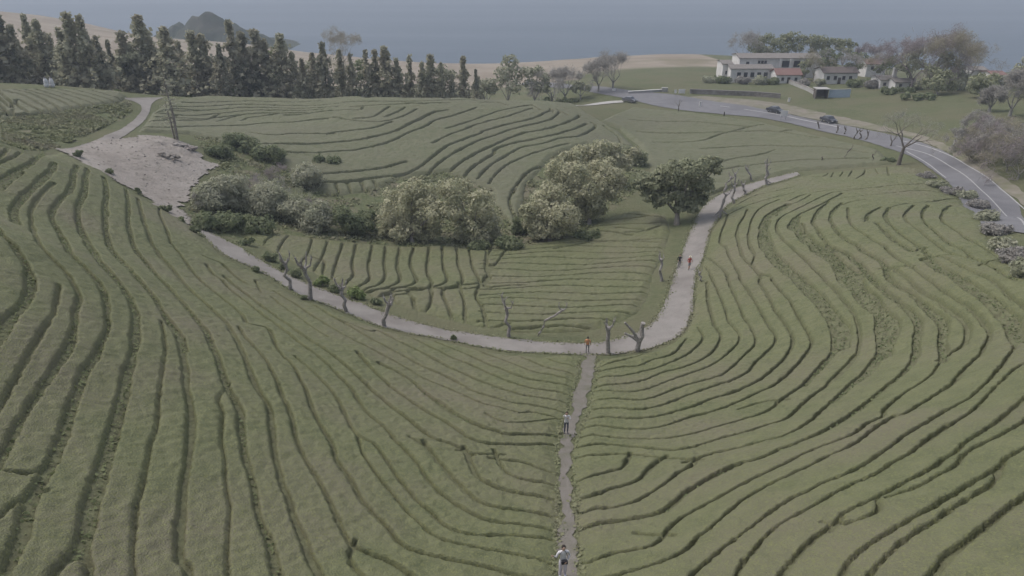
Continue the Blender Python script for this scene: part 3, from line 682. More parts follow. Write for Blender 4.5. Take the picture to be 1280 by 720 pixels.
FD = lines_of(""".25:347.5,287.5 330,302.5 320,312.5
.25:367.5,287.5 355,300 345,315 335,327.5
.25:392.5,290 383.8,317.5 370,332.5
.3:412.5,290 408.8,302.5 402.5,320 390,340.0
.3:395,322.5 405,327.5 400,350.0
.35:432.5,292.5 427.5,307.5 420,327.5 411.2,357.5
.35:450,290 446.2,302.5 440,327.5 432.5,352.5 305,372.5 300,387.5
.35:468.8,292.5 466.2,305 460,330 455,355 368.8,367.5 365,382.5
.35:483.8,295 482.5,305 480,327.5 473.8,355 387.5,370 382.5,382.5
.35:501.2,295 500,307.5 496.2,332.5 495,355 412.5,372.5 410,387.5
.35:518.8,295 517.5,307.5 512.5,330 516.2,355 437.5,365 435,380 427.5,392.5
.35:537.5,297.5 533.8,337.5 535,360 456.2,375 452.5,395.0
.35:552.5,300 553.8,332.5 553.8,355 475,367.5 472.5,387.5 467.5,402.5
.35:570,300 572.5,327.5 573.8,357.5 495,360 495,382.5 492.5,407.5
.35:585,305 591.2,335 596.2,358.8 516.2,360 515,372.5 520,385 535,385 540,370 537.5,360.0
.35:517.5,375 517.5,410.0
.35:613.8,310 608.8,322.5 611.2,342.5 607.5,352.5 556.2,360 560,382.5 566.2,398.8 570,413.8
.35:573.8,355 581.2,382.5 581.2,400 587.5,408.8 605,408.8
.35:630,315 596.2,362.5 602.5,382.5 607.5,400 607.5,406.2 630,405.0
.35:608,314 608,338 613,346 606,356 612,359 630,357 652,356.0
0.20:622.2,305 647.2,305.9 672.2,305.8 697.1,304.3 722.1,302.2 747.1,300.7 772,300.6 797,301.5 822,302.4
0.20:618.5,312.7 643.9,312.4 669.4,310.8 694.8,308.7 720.2,307.4 745.7,307.4 771.1,308.4 796.6,309.2 822,308.9
0.20:614.6,319.2 640.6,317.5 666.5,315.5 692.4,314.3 718.3,314.4 744.2,315.5 770.2,316.2 796.1,315.7 822,314.0
0.20:610.7,324.4 637.1,322.4 663.5,321.4 689.9,321.7 716.4,322.7 742.8,323.4 769.2,322.7 795.6,320.9 822,318.9
0.20:606.6,329.6 633.6,328.7 660.5,329.1 687.4,330.2 714.3,330.7 741.2,329.9 768.2,328 795.1,326.1 822,325.2
0.20:606,336.2 633,336.7 660,337.8 687,338.2 714,337.2 741,335.3 768,333.4 795,332.7 822,333.3
0.20:606,344.6 633,345.6 660,345.9 687,344.8 714,342.8 741,341 768,340.4 795,341.1 822,342.2
0.20:606,353.7 633,353.8 660,352.6 687,350.5 714,348.8 741,348.4 768,349.2 795,350.2 822,350.3
0.20:606,361.9 633,360.5 660,358.5 687,356.9 714,356.7 741,357.5 768,358.5 795,358.4 822,357.0
0.20:606,368.7 633,366.7 660,365.2 687,365.1 714,366 741,366.9 768,366.7 795,365.2 822,363.1
0.20:606,372.5 633,371.8 660,372.5 687,374.2 714,375.6 741,375.9 768,374.9 795,373.5 822,372.9
0.20:606,380 633,380.8 660,382.5 687,383.9 714,384 741,382.9 768,381.6 795,381.1 822,381.9
0.20:606,389.4 633,391.1 660,392.4 687,392.4 714,391.2 741,389.9 768,389.5 795,390.5 822,392.2
0.36:606,400 633,401.1 660,400.9 687,399.7 714,398.4 741,398.2 768,399.3 795,401.1 822,402.2
0.36:606,410.1 633,409.8 660,408.5 687,407.3 714,407.2 741,408.5 768,410.2 795,411.2 822,410.8
0.36:606,418.9 633,417.5 660,416.4 687,416.5 714,417.9 741,419.6 768,420.4 795,419.9 822,418.5
.5:737.5,291.2 750,289.2 765,290 785,293.0
.5:775,285 800,286.2
.5:787.5,290 802.5,288.8 822.5,282.5
.2:747.5,275 780,273.8 815,270 840,272.5
.2:747.5,282.5 780,280 815,278.8 837.5,276.2
.2:780,257.5 802.5,262.5 830,266.2
.2:765,266.2 790,267.5 820,270.5
.2:697.5,310 740,302.5 790,300 830,297.5""")
FE = lines_of(""".7:180,158 210,159 240,158 272,157.6 300,157 332,154 370,152.4 380,151 408,148.0
.35:190,151 206,150 220,144.0
.4:226,151 254,150 272,144.4
.4:272,151.6 288,147 300,144.0
.4:304,150 312,147 344,143.0
.3:196,140 220,136 250,138.0
.4:360,144 380,143 400,140 432,137 450,137 453,134.0
.5:316,166 340,169 370,167 416,167 412,166 442,163 466,160 488,153.0
.4:446,148 464,146.4 476,140 486,133.6
.4:420,147 446,151 476,152 500,146.4 520,137.0
.4:484,145 496,140 505,135.0
.7:324,180 360,180 400,180 380,180.4 420,177.6 456,173 492,164 520,151 540,141 556,138.0
.5:326,189.6 360,190 400,191 400,190.4 436,188 466,183 492,175 512,165 532,158 544,150 564,145 594,135.0
.6:392,218 420,216 450,214 476,210 504,203.0
.6:408,228 440,226.4 476,221 500,218.4 520,211 538,198 560,182 580,174 600,167 604,164 624,158 646,153 668,147 690,138.0
.4:404,242 440,241 464,237 484,234 500,226.0
.25:420,231 423,240.0
.25:435,230 439,239.0
.25:452,229 457,238.0
.25:468,228 474,237.0
.4:542,178 560,169 580,162 600,154 636,145 638,144 664,136.0
.5:532,220 546,206 570,190 596,177 620,169 632,164 654,158 676,153 692,147 700,140.0
.6:562,214 580,200 606,186 630,176 634,174 656,166 680,162 700,156 718,149 724,145.0
.6:582,218 592,208 616,193 620,186 646,178 668,174 694,168 716,162 732,155.0
.5:598,222 610,209 630,196 650,185 676,180 700,173 724,170 740,162 745,157 741,154.0
.4:612,228 620,218 634,206 660,194 684,186 708,180.0
.4:640,243 648,228 660,215 674,208 690,202 700,198.0
.35:656,243 659,228 668,220.0
.35:656,220 642,236 637,250 640,262 646,274.0
.3:660,226 658,236 654,252.0
.35:622,258 629,268 636,278.0
.3:688,136 691,140.0
.4:698,138 708,143.0
.4:740,138 752,148.0
.4:756,158 772,170 778,180 792,182.0
.4:788,158 800,172 806,180.0
.4:756,148 780,164 792,178 798,190.0
.4:772,158 798,170 816,192.0
.3:508,128 520,129 530,130.0
.4:604,128 620,128 632,131.0
.35:666,132 674,137.0
.4:232,128 300,126.5 400,126.0
.4:214,132.5 300,130.5 420,129.5
.4:204,137 300,134.5 420,133.0
.4:198,141.5 300,139 400,137.0
.4:196,146 300,143.5 380,141.0
.4:430,128 520,126.5 620,126.0
.4:440,133 500,130 560,128.5
.35:560,160 620,140 660,132.0""")
FU = lines_of(""".5:-4.7,145.2 9.4,142.8 25,141.2 40.6,140 59.4,138.1 78.1,136.2 96.9,135 118.8,132.7 135.9,129.5 148.4,127.2 154.7,120.9
.16:-3.1,135 9.4,139.7
.16:-3.1,127.2 15.6,136.6
.16:-3.1,120.2 15.6,127.2 32.8,138.1
.16:0,115.5 21.9,123.3 51.6,138.1
.16:9.4,113.1 34.4,120.9 62.5,136.6
.16:21.9,112.3 46.9,119.4 75,135.0
.16:34.4,112.3 65.6,121.7 93.8,134.2
.16:48.4,112.3 81.2,122.5 106.2,132.7
.16:62.5,112.3 93.8,120.9 123.4,131.1
.16:78.1,112.3 107.8,120.2 134.4,128.8
.16:93.8,111.6 118.8,118.6 145.3,127.2
.16:109.4,110.8 134.4,118.6 150,122.5""")
FM = lines_of(""".4:820,178 846,178 870,177 884,174.4 900,168 920,163 938,158 952,156.0
.45:900,203 920,197.6 940,195 956,192 967,188.0
.18:980,164 1010,160 1036,164.0
.3:886,243 920,230 952,228.0
.35:790,150 860,152 930,158.0
.35:800,165 880,166 960,164 1020,172.0
.35:880,186 950,182 1030,184 1080,190.0
.35:900,212 950,205 1010,200 1080,198.0""")
PL = parse(FIELD_POLYS[0])
PR = parse(FIELD_POLYS[1])
PD = parse(FIELD_POLYS[2])
PE = parse('172,163 190,140 206,127 260,121 340,120 460,122.5 560,123.5 640,123.5 690,128 735,142 775,165 800,188 797,206 775,205 735,180 690,195 660,228 652,262 640,292 622,262 612,236 560,214 500,222 470,236 420,243 385,236 368,212 322,190 290,176 236,166')
PU = parse('-70,165 -30,153 0,147 60,140 120,132 150,128 158,119 150,114 100,112 0,111.5 -70,111.5')
PM = parse('748,151 790,134 850,139 955,153 1035,172 1098,186 1118,203 1050,209 1000,212 960,220 915,234 890,246 872,262 850,255 815,240 812,205 798,180 775,160')
tl = tea_field(PL, FL, .085, .34, .31, 1.0, 100)
tr = tea_field(PR, FR, .085, .34, .31, 1.0, 200, wmin=.2)
td = tea_field(PD, FD, .13, .45, .4, 1.0, 300, wmin=.26)
te = tea_field(PE, FE, .22, .6, .52, 1.15, 400, rag=.12, wmin=.45)
tu = tea_field(PU, FU, .24, .7, .65, 1.2, 500, rag=.1, wmin=.42)
tm = tea_field(PM, FM, .3, .6, .5, 1.2, 600, rag=.1, wmin=.5)
TR_IN_L = '712,447 722,452 718,475 712,498 704,520 697,540 692,560 692,640 690,716'
TR_IN_R = '750,447 748,470 744,495 738,515 728,540 722,562 722,600 726,640 730,716'
field_objects(tl, M['tea'], 1.0, [
 (TR_IN_L, 'tea hedge ending at the left side of the dirt trail, {n} below the gravel path'),
 ('4,716 690,716', 'long tea hedge reaching the bottom edge of the photo, {n} from the lower left corner'),
 ('5,182 5,716', 'tea hedge cut by the left edge of the photo, {n} from the slope top'),
 ('92,200 150,236 200,264 250,302 290,330 340,360 400,386 470,412 560,432 690,448', 'tea hedge of the left slope beside the gravel path, {n} from the sandy clearing'),
], 'short tea hedge between longer rows of the left slope, {n} from the left', 'tea hedges of the left slope')
field_objects(tr, M['tea'], 1.0, [
 (TR_IN_R, 'tea hedge starting at the right side of the dirt trail, {n} below the gravel path'),
 ('732,716 1276,716', 'tea hedge reaching the photo bottom edge right of the trail, {n} from the trail'),
 ('1276,350 1276,716', 'tea hedge cut by the right photo edge, {n} from the roadside weeds'),
 ('866,400 872,370 882,330 892,295 904,272 930,250 980,229', 'tea hedge beside the right arm of the gravel path, {n} from the bend'),
 ('1020,300 1240,300', 'tea hedge near the brow of the right slope, {n} from the left'),
], 'short tea hedge wedged between longer rows of the right slope, {n} from the left', 'tea hedges of the right slope')
field_objects(td, M['tea'], 1.0, [
 ('300,330 600,330', 'upright tea hedge in the inner patch below the pale trees, {n} from the left'),
 ('712,300 712,420', 'narrow level tea hedge in the inner patch, {n} below the pale bushy trees'),
 ('800,262 800,400', 'narrow tea hedge in the inner patch, {n} below the dark leaning tree'),
], 'short tea hedge at the rim of the inner patch, {n} from the left', 'tea hedges of the inner patch')
field_objects(te, M['teafar'], 2.0, [
 ('620,124 624,262', 'terraced tea hedge curving round the knoll, {n} below the tree line'),
 ('450,124 450,236', 'terraced tea hedge on the left of the knoll, {n} below the tree line'),
 ('700,130 790,200', 'short terraced tea hedge at the right end of the knoll, {n} from its top'),
], 'short terraced tea hedge on the knoll, {n} from the left', 'terraced tea hedges on the knoll')
field_objects(tu, M['teafar'], 1.5, [
 ('2,140 150,114', 'slanting tea hedge of the small far left field, {n} from the left edge'),
], 'short tea hedge of the small far left field, {n} from the left', 'tea hedges of the far left field')
field_objects(tm, M['teafar'], 2.0, [
 ('900,140 900,240', 'wide smooth tea bed between road and path, {n} below the road'),
], 'small tea bed beside the road, {n} from the left', 'wide tea beds below the road')

# weeds growing in the wide gaps between hedges
def quads_cloud(C, size, nrm_up=.4, seed=1, aspect=1.0, jitter=.35, normals=None):
    r = np.random.default_rng(seed); n = len(C)
    nv = r.normal(size=(n, 3)) if normals is None else normals+jitter*r.normal(size=(n, 3))
    nv[:, 2] += nrm_up; nv /= np.linalg.norm(nv, axis=1)[:, None]+1e-9
    a = np.cross(nv, r.normal(size=(n, 3))); a /= np.linalg.norm(a, axis=1)[:, None]+1e-9; b = np.cross(nv, a)
    s = (np.asarray(size)*np.exp(r.normal(0, .25, n)))[:, None]*.5
    a = a*s; b = b*s*aspect
    k1 = r.uniform(.55, 1.0, (n, 1)); k2 = r.uniform(.55, 1.0, (n, 1))
    V = np.stack([C-a-b*k1, C+a*k2-b, C+a+b*k1, C-a*k2+b], 1).reshape(-1, 3)
    return V, np.arange(4*n).reshape(n, 4)
acc = []
for f in (tl, tr):
    for w, A in f.wides:
        if w < .38: continue
        n = int(len(A)*.45*w*26); k = rng.integers(0, len(A), n); p = A[k]+rng.uniform(-.5, .5, (n, 2))*w*.85+rng.normal(0, .1, (n, 2))
        z = hgt(p[:, 0], p[:, 1])+rng.uniform(-.02, .14, n); acc.append(np.c_[p, z])
C = np.vstack(acc); Vq, Qq = quads_cloud(C, .11, 1.6, 3)
tag(link('gap_weeds', np_mesh('gap_weeds', Vq, Qq, M['weed'], False)), 'low green weeds growing on the floor of the wider gaps between tea hedges', 'weeds', kind='stuff')

# rough grass and herbs of the uncut ground, and along the trail
def scatter(P, n, hmax):
    lo, hi = P.min(0), P.max(0); q = rng.uniform(lo, hi, (n*3, 2)); q = q[in_poly(q[:, 0], q[:, 1], P)][:n]; q = q[vnoise(q[:, 0], q[:, 1], 2.3, 71)+.5*vnoise(q[:, 0], q[:, 1], .8, 72) > -.35]
    return np.c_[q, hgt(q[:, 0], q[:, 1])+rng.uniform(0, hmax, len(q))*(1+.8*vnoise(q[:, 0], q[:, 1], 3, 73))]
acc = [scatter(P, 16000, .25) for P in WILD]
Vq, Qq = quads_cloud(np.vstack(acc), .30, 1.4, 5)
tag(link('rough_grass', np_mesh('rough_grass', Vq, Qq, M['rough'], False)), 'rough uncut grass and herbs on the banks and in the valley bowl', 'grass', kind='stuff')
acc = []
for s_, w in (('724,450 720,470 715,490 708,512 700,535 695,560 695,600 696,640 695,680 690,722', .26), ('748,450 747,470 743,492 737,512 727,538 719,562 719,600 722,640 726,680 727,722', .26), (LOOP_IN, .5), (LOOP_OUT, .3)):
    A = resample(wpoly(s_), .2)[:, :2]; k = rng.integers(0, len(A), len(A)*5); p = A[k]+rng.normal(0, w*.5, (len(k), 2)); acc.append(np.c_[p, hgt(p[:, 0], p[:, 1])+rng.uniform(.03, .13, len(k))])
C = np.vstack(acc); Vq, Qq = quads_cloud(C, .12, 1.8, 6)
tag(link('verge_grass', np_mesh('verge_grass', Vq, Qq, M['rough'], False)), 'short grass and herbs fringing the gravel path and the dirt trail', 'grass', kind='stuff')

C = scatter(CP_, 900, .02); C[:, 2] += .12+heapz(C[:, 0], C[:, 1])
stones = MB()
for x, y, z in C[:420]: r = .03+.12*random.random()**4; stones.ball((x, y, z+r*.3), (r*random.uniform(.8, 1.4), r, r*.7), 5)
tag(link('rubble', stones.mesh('rubble', M['stone'])), 'scattered stones and clods on the sandy clearing', 'stones', kind='stuff')

def rubble_heap(u, v, n, label, mt):
    b = np.array(G(u, v)); b[2] += .1; t = thing('rubble_heap', tuple(b), label, 'heap'); mb = MB(); q = np.random.default_rng(int(u))
    for _ in range(n):
        a = q.uniform(0, 6.28); d = 2.0*q.random()**.8; r = q.uniform(.12, .4); mb.ball((d*1.5*math.cos(a), d*math.sin(a), max(.9*(1-d/2.1), 0)*q.uniform(.5, 1)), (r*q.uniform(.8, 1.6), r, r*.7), 5)
    mb.build('stones', M[mt], t)
rubble_heap(222, 187, 90, 'dark rubble heap at the back of the sandy clearing, below the bare pine', 'stone')
rubble_heap(205, 199, 40, 'small low rubble heap in the middle of the sandy clearing', 'soil')

# ------------------------------------------------------------------ trees and shrubs
def stand(u, Z):                                 # ground point in column u at depth Z
    x = (u-640)/F*Z; z = -35.
    for _ in range(6):
        y = (Z+z*SP)/CP; z = float(hgt(x, y))
    return np.array([x, y, z])
def top_z(p, v):
    yc = (360-v)/F; return p[1]*(-SP+yc*CP)/(CP+yc*SP)
def leaf_mesh(name, C, size, mt, seed, normals=None, up=.3, jitter=.45, aspect=.8):
    V, Q = quads_cloud(np.asarray(C), size, up, seed, aspect, jitter, normals)
    return np_mesh(name, V, Q, mt, False)
def conifer_parts(seed, h, r, mt, low=.16, sparse=.14, spire=.25):
    q = np.random.default_rng(seed); C = []; tr = MB()
    lean = q.normal(0, .012, 2)
    axis_ = [(lean[0]*z, lean[1]*z, z) for z in np.linspace(-.4, h*.97, 7)]
    tr.tube(axis_, np.linspace(.24, .03, 7), 7)
    z = h*low; a0 = q.uniform(0, 6)
    while z < h:
        f = z/h; prof = min(1, (f-low+.16)/.2)*(1-f)**.78*(.95+.35*math.sin(z*(1.5+.13*(seed%5))+seed))
        if f > 1-spire: prof *= .75
        for k in range(5):
            if q.random() < sparse: continue
            a = a0+k*1.257+q.normal(0, .25); Lb = r*max(prof, .06)*q.uniform(.35, 1.35)
            d = np.array([math.cos(a), math.sin(a), 0]); b = np.array([lean[0]*z, lean[1]*z, z])
            if Lb > .5: tr.tube([b, b+d*Lb*.75+np.array([0, 0, -.05*Lb])], [.05, .02], 4)
            for t in np.arange(.3, 1.02, max(.3, .36/Lb) if Lb > .4 else .5):
                c = b+d*Lb*t+np.array([0, 0, .25*Lb*t-.42*Lb*t*t])
                for _ in range(5): C.append(c+q.normal(0, .24, 3)*np.array([1, 1, .8]))
        z += q.uniform(.3, .5)*(1.1-.4*f); a0 += 1.1
    C.append((lean[0]*h, lean[1]*h, h)); 
    return tr.mesh('trunk', M['darkbark'] if seed % 3 else M['palebark']), leaf_mesh('crown', C, .5, mt, seed+50, up=.5)
CON = [conifer_parts(11+i, 13, r*1.3, M['conifer'] if i % 3 else M['conifer_b'], lo, spz, sp) for i, (r, lo, spz, sp) in enumerate([(4.2, .14, .2, .2), (3.5, .18, .3, .34), (4.5, .12, .18, .26), (3.1, .22, .34, .4), (3.9, .16, .24, .3), (4.2, .16, .2, .2), (3.4, .16, .28, .36)])]
def place_tree(name, p, hs, ws, rz, pair, label, cat, group):
    t = thing(name, tuple(p), label, cat, group, rz); t.scale = (ws*random.uniform(.78, 1.25), ws*random.uniform(.8, 1.2), hs)
    link('trunk', pair[0], t); link('crown', pair[1], t); return t
ROW = [(3, 9, 162, 1.2), (21, 19, 160, 1.15), (37, 33, 158, .9), (54, 21, 166, .75), (69, 26, 164, .75), (80, 44, 170, .9), (95, 36, 163, 1.0), (108, 17, 165, 1.0), (122, 21, 166, 1.05), (138, 46, 168, .95), (152, 52, 176, .8), (170, 41, 172, 1.05), (190, 23, 176, .9), (204, 47, 173, .95), (220, 37, 174, 1.0), (238, 52, 180, .9), (255, 40, 178, .9), (266, 44, 180, .95), (284, 56, 178, .9), (302, 28, 182, .9), (314, 42, 180, 1.0), (330, 39, 184, 1.0), (341, 51, 181, .95), (357, 45, 183, .95), (372, 66, 184, .8), (384, 74, 186, .7), (397, 67, 184, .75), (411, 54, 183, .9), (430, 63, 184, .8), (444, 68, 186, .75), (463, 64, 185, .9), (473, 64, 188, .9), (488, 60, 186, .95), (500, 74, 188, .75), (515, 70, 187, .85), (531, 78, 189, .75), (541, 69, 188, .95), (553, 79, 190, .75), (566, 92, 192, .6), (581, 72, 190, .95), (596, 88, 193, .55)]
for i, (u, v, Z, w) in enumerate(ROW):
    p = stand(u, Z+random.uniform(-2, 4)); h = top_z(p, v)-p[2]
    place_tree('conifer', p, h/13, w*h/13*random.uniform(.95, 1.1), random.uniform(0, 6), CON[(i*3+i//7) % 7],
               'dark evergreen in the tree line behind the tea, %s from the left' % nth(i+1), 'conifer', 'conifers behind the tea fields')
for i, u in enumerate(range(8, 600, 42)):
    p = stand(u+random.uniform(-6, 6), 190+u*.02+random.uniform(0, 14)); v = np.interp(u, [0, 150, 350, 600], [44, 66, 74, 94])+random.uniform(-4, 10); h = top_z(p, v)-p[2]
    place_tree('conifer', p, h/13, h/13*1.05, random.uniform(0, 6), CON[(i*5+2) % 7], 'shaded evergreen in the back rank of the tree line, %s from the left' % nth(i+1), 'conifer', 'back rank of conifers')

def crown_mesh(name, lobes, mt, leaf, seed, dens=1.0, sub=.36, nsub=16, core=.25):
    q = np.random.default_rng(seed); C = []; Nn = []
    for (cx, cy, cz, rx, ry, rz) in lobes:
        d = q.normal(size=(nsub, 3)); d[:, 2] = d[:, 2]*.8+.25; d /= np.linalg.norm(d, axis=1)[:, None]
        R3 = np.array([rx, ry, rz])
        for s in d:
            c = np.array([cx, cy, cz])+s*R3*q.uniform(.62, .88); rr = R3*sub*q.uniform(.75, 1.25)
            n = int(dens*9*(rr.mean()/leaf)**2*.5)+6
            e = q.normal(size=(n, 3)); e[:, 2] += .2; e /= np.linalg.norm(e, axis=1)[:, None]
            C.append(c+e*rr*q.uniform(.7, 1.08, (n, 1))); Nn.append(e*.6+s*.5)
        n = int(dens*core*12*(rx/leaf)**2)+4
        e = q.normal(size=(n, 3)); e /= np.linalg.norm(e, axis=1)[:, None]
        C.append(np.array([cx, cy, cz])+e*R3*.72*q.uniform(.3, 1, (n, 1))**.4); Nn.append(e)
    C = np.vstack(C); Nn = np.vstack(Nn)
    return leaf_mesh(name, C, leaf, mt, seed, Nn, .15, .5)
def broad_tree(name, base, lobes_px, mt, leaf, label, cat, bark='bark', seed=1, trunkr=.28, group=None, dens=1.0, flat=.9, nsub=16, depth=1.0, Z=None, sub=.36):
    b = np.array(G(*base)) if Z is None else stand(base[0], Z)
    Zb = b[1]*CP-b[2]*SP; q = np.random.default_rng(seed)
    lobes = []
    for (u, v, rp) in lobes_px:
        r = rp*Zb/F; zz = Zb+q.uniform(-.8, .8)*depth*r-r*.1
        c = at(u, v, zz)-b; lobes.append((*c, r, r*depth, r*flat))
    t = thing(name, tuple(b), label, cat, group)
    tr = MB(); tops = sorted(lobes, key=lambda l: -l[2])[:6]
    fork = np.mean([l[:3] for l in lobes], 0)*np.array([.55, .55, .35]); fork[2] = max(fork[2]*.7, .6)
    tr.tube([(0, 0, -.3), (fork[0]*.4, fork[1]*.4, fork[2]*.5), fork], [trunkr*1.25, trunkr, trunkr*.8], 8)
    for l in tops: tr.tube([fork, fork+(np.array(l[:3])-fork)*.55+np.array([0, 0, .2]), np.array(l[:3])], [trunkr*.6, trunkr*.35, .05], 6)
    tr.build('trunk', M[bark], t)
    link('crown', crown_mesh('crown', lobes, M[mt], leaf, seed, dens, sub=sub*.88, nsub=int(nsub*1.35)), t)
    return t
BT = 'broad_tree'
broad_tree('pale_tree', (515, 303), [(498, 262, 28), (528, 247, 25), (484, 277, 15), (543, 268, 20), (512, 283, 20), (540, 287, 14), (515, 240, 18), (498, 293, 13), (528, 296, 11), (481, 290, 10)], 'khaki', .24, 'round pale khaki tree standing left in the valley bowl, above the upright tea hedges', 'tree', seed=21, nsub=20)
broad_tree('pale_tree', (592, 304), [(573, 240, 20), (598, 256, 22), (566, 264, 18), (611, 279, 17), (586, 283, 20), (558, 235, 13), (619, 293, 10), (575, 296, 11), (602, 294, 12)], 'khaki', .24, 'looser pale khaki tree touching the right side of the round one in the bowl', 'tree', seed=22, nsub=18)
broad_tree('pale_tree', (688, 302), [(686, 260, 28), (673, 279, 20), (702, 270, 22), (663, 265, 14), (690, 243, 17), (712, 282, 12), (680, 288, 13), (694, 290, 11), (668, 291, 9)], 'khaki', .24, 'pale khaki tree lowest in the middle clump, beside the path bend patch', 'tree', seed=23, nsub=20)
broad_tree('pale_tree', (737, 280), [(716, 216, 22), (736, 236, 26), (757, 217, 22), (764, 239, 15), (694, 214, 15), (708, 236, 18), (776, 227, 9), (742, 256, 13), (726, 255, 12), (738, 266, 12), (750, 262, 9), (720, 264, 10)], 'khaki', .24, 'large pale khaki tree behind the lowest one in the middle clump', 'tree', seed=24, nsub=20)
broad_tree('pale_tree', (752, 232), [(728, 195, 17), (750, 190, 17), (770, 200, 13), (708, 200, 12), (742, 205, 14), (766, 188, 13), (782, 197, 11), (794, 191, 8), (784, 207, 8)], 'khaki', .32, 'pale khaki tree at the top of the middle clump, below the knoll terraces', 'tree', seed=25, nsub=18)
broad_tree('dark_tree', (846, 281), [(816, 230, 19), (841, 217, 22), (866, 212, 20), (885, 206, 14), (862, 236, 20), (838, 243, 17), (896, 201, 7), (799, 231, 10), (858, 254, 12), (828, 250, 9), (810, 244, 12), (822, 254, 9), (873, 248, 13), (850, 261, 9), (880, 232, 14), (866, 261, 8), (893, 212, 10), (804, 222, 10)], 'darkleaf', .30, 'dark green wind-leaned tree beside the right arm of the gravel path', 'tree', bark='palebark', seed=26, trunkr=.38, nsub=22, dens=1.2, flat=.75)

def shrub(name, u, v, wpx, hpx, mt, leaf, label, cat, seed, n=4, twig=None, dens=1.0, group=None, Z=None):
    b = np.array(G(u, v)) if Z is None else stand(u, Z); k = (b[1]*CP-b[2]*SP)/F; q = np.random.default_rng(seed)
    w = wpx*k/2; h = hpx*k*1.05; lobes = []
    for i in range(n):
        r = min(w, h)*q.uniform(.42, .7) if n > 1 else w
        lobes.append((q.uniform(-1, 1)*max(w-r*.8, 0), q.uniform(-1, 1)*max(w-r*.8, 0)*.6, max(h-r*.85, r*.4)*q.uniform(.3, 1), r, r, min(r*.85, h*.6)))
    t = thing(name, tuple(b), label, cat, group)
    s = MB()
    for l in lobes: s.tube([(0, 0, -.1), (l[0]*.5, l[1]*.5, l[2]*.55), l[:3]], [.05, .04, .015], 5)
    s.build('stem', M['bark'], t)
    link('foliage', crown_mesh('foliage', lobes, M[mt], leaf, seed, dens*1.2, sub=.45, nsub=13), t)
    return t
SHR = [(255, 286, 34, 20, 'midleaf', .22, 'low dark green shrub at the mouth of the lower path, beside the sandy clearing'), (287, 288, 40, 24, 'midleaf', .22, 'dark green rounded shrub next to the path mouth shrub, under grey scrub'),
 (268, 262, 52, 34, 'greyleaf', .2, 'grey-green brushy shrub at the right edge of the sandy clearing'), (300, 262, 56, 46, 'greyleaf', .2, 'large grey-green bush in the scrub right of the clearing'), (335, 268, 60, 44, 'greyleaf', .2, 'wide grey-green bush in the middle of the scrub'),
 (370, 278, 54, 36, 'greyleaf', .2, 'grey-green bush near the inner tea patch, right of the widest bush'), (405, 288, 52, 36, 'greyleaf', .2, 'olive bush behind the upright tea hedges'), (440, 292, 50, 34, 'midleaf', .22, 'mid green bush left of the round pale tree'), (462, 286, 28, 24, 'midleaf', .22, 'small green bush touching the foot of the round pale tree'),
 (320, 292, 44, 22, 'midleaf', .22, 'low green bush at the head of the inner tea patch'), (378, 232, 50, 26, 'greyleaf', .2, 'purplish grey brush at the left foot of the terraced knoll'), (300, 186, 50, 20, 'midleaf', .24, 'green shrub line above the sandy clearing, right of the bare pine'), (275, 196, 34, 16, 'midleaf', .24, 'low green shrub right of the soil heaps'), (335, 200, 40, 18, 'midleaf', .24, 'green shrub below the left terraces'),
 (410, 205, 40, 11, 'midleaf', .24, 'low dark thicket growing over a terrace step'), (600, 312, 26, 12, 'midleaf', .22, 'low shrub under the looser pale tree'), (636, 312, 34, 16, 'midleaf', .22, 'low shrub in the hollow between the two clumps'), (735, 300, 40, 13, 'midleaf', .22, 'low undergrowth right of the lowest pale tree'), (790, 205, 34, 22, 'darkleaf', .26, 'dark bush at the right end of the terraces'), (650, 292, 22, 22, 'midleaf', .24, 'green bush hugging the lowest pale tree from the left')]
for i, s in enumerate(SHR): shrub('shrub', *s[:6], s[6], 'shrub', 100+i, n=8, group='shrubs of the valley bowl')
EDGE = [(98, 197, 16, 12), (136, 217, 12, 9), (174, 243, 9, 8), (208, 265, 14, 10), (230, 280, 13, 9), (244, 292, 16, 12), (322, 340, 14, 9), (380, 374, 9, 6), (566, 425, 9, 6)]
for i, (u, v, w, h) in enumerate(EDGE): shrub('clipped_bush', u, v, w, h, 'midleaf', .16, 'small rounded bush on the field side of the gravel path, %s from the clearing' % nth(i+1), 'bush', 140+i, n=3, group='bushes along the path edge')
VER = [(336, 326, 22, 12), (372, 346, 22, 12), (402, 357, 22, 13), (420, 365, 18, 10), (448, 373, 24, 14), (470, 380, 18, 8), (310, 307, 20, 10), (352, 335, 16, 9)]
for i, (u, v, w, h) in enumerate(VER): shrub('verge_plant', u, v, w, h, 'greenleaf' if i in (2, 4) else 'midleaf', .17, 'leafy %s plant on the upper verge of the path, %s of its row' % ('bright green' if i in (2, 4) else 'green', nth(i+1)), 'plant', 150+i, n=3, group='verge plants')
RSH = [(1156, 222, 26, 9, 'twig'), (1172, 234, 28, 11, 'greyleaf'), (1190, 242, 28, 12, 'twig'), (1208, 248, 28, 14, 'greyleaf'), (1222, 260, 28, 15, 'twig'), (1232, 276, 32, 17, 'greyleaf'), (1244, 293, 36, 20, 'twig'), (1256, 312, 40, 22, 'greyleaf'), (1272, 328, 46, 24, 'twig'), (1290, 342, 46, 26, 'greyleaf')]
for i, (u, v, w, h, m_) in enumerate(RSH): shrub('roadside_weed', u, v, w, h*.72, m_, .16, 'dry grey-green weed clump between tea and road, %s down from the bare tree' % nth(i+1), 'weed clump', 160+i, n=14, dens=.6, group='roadside weeds')

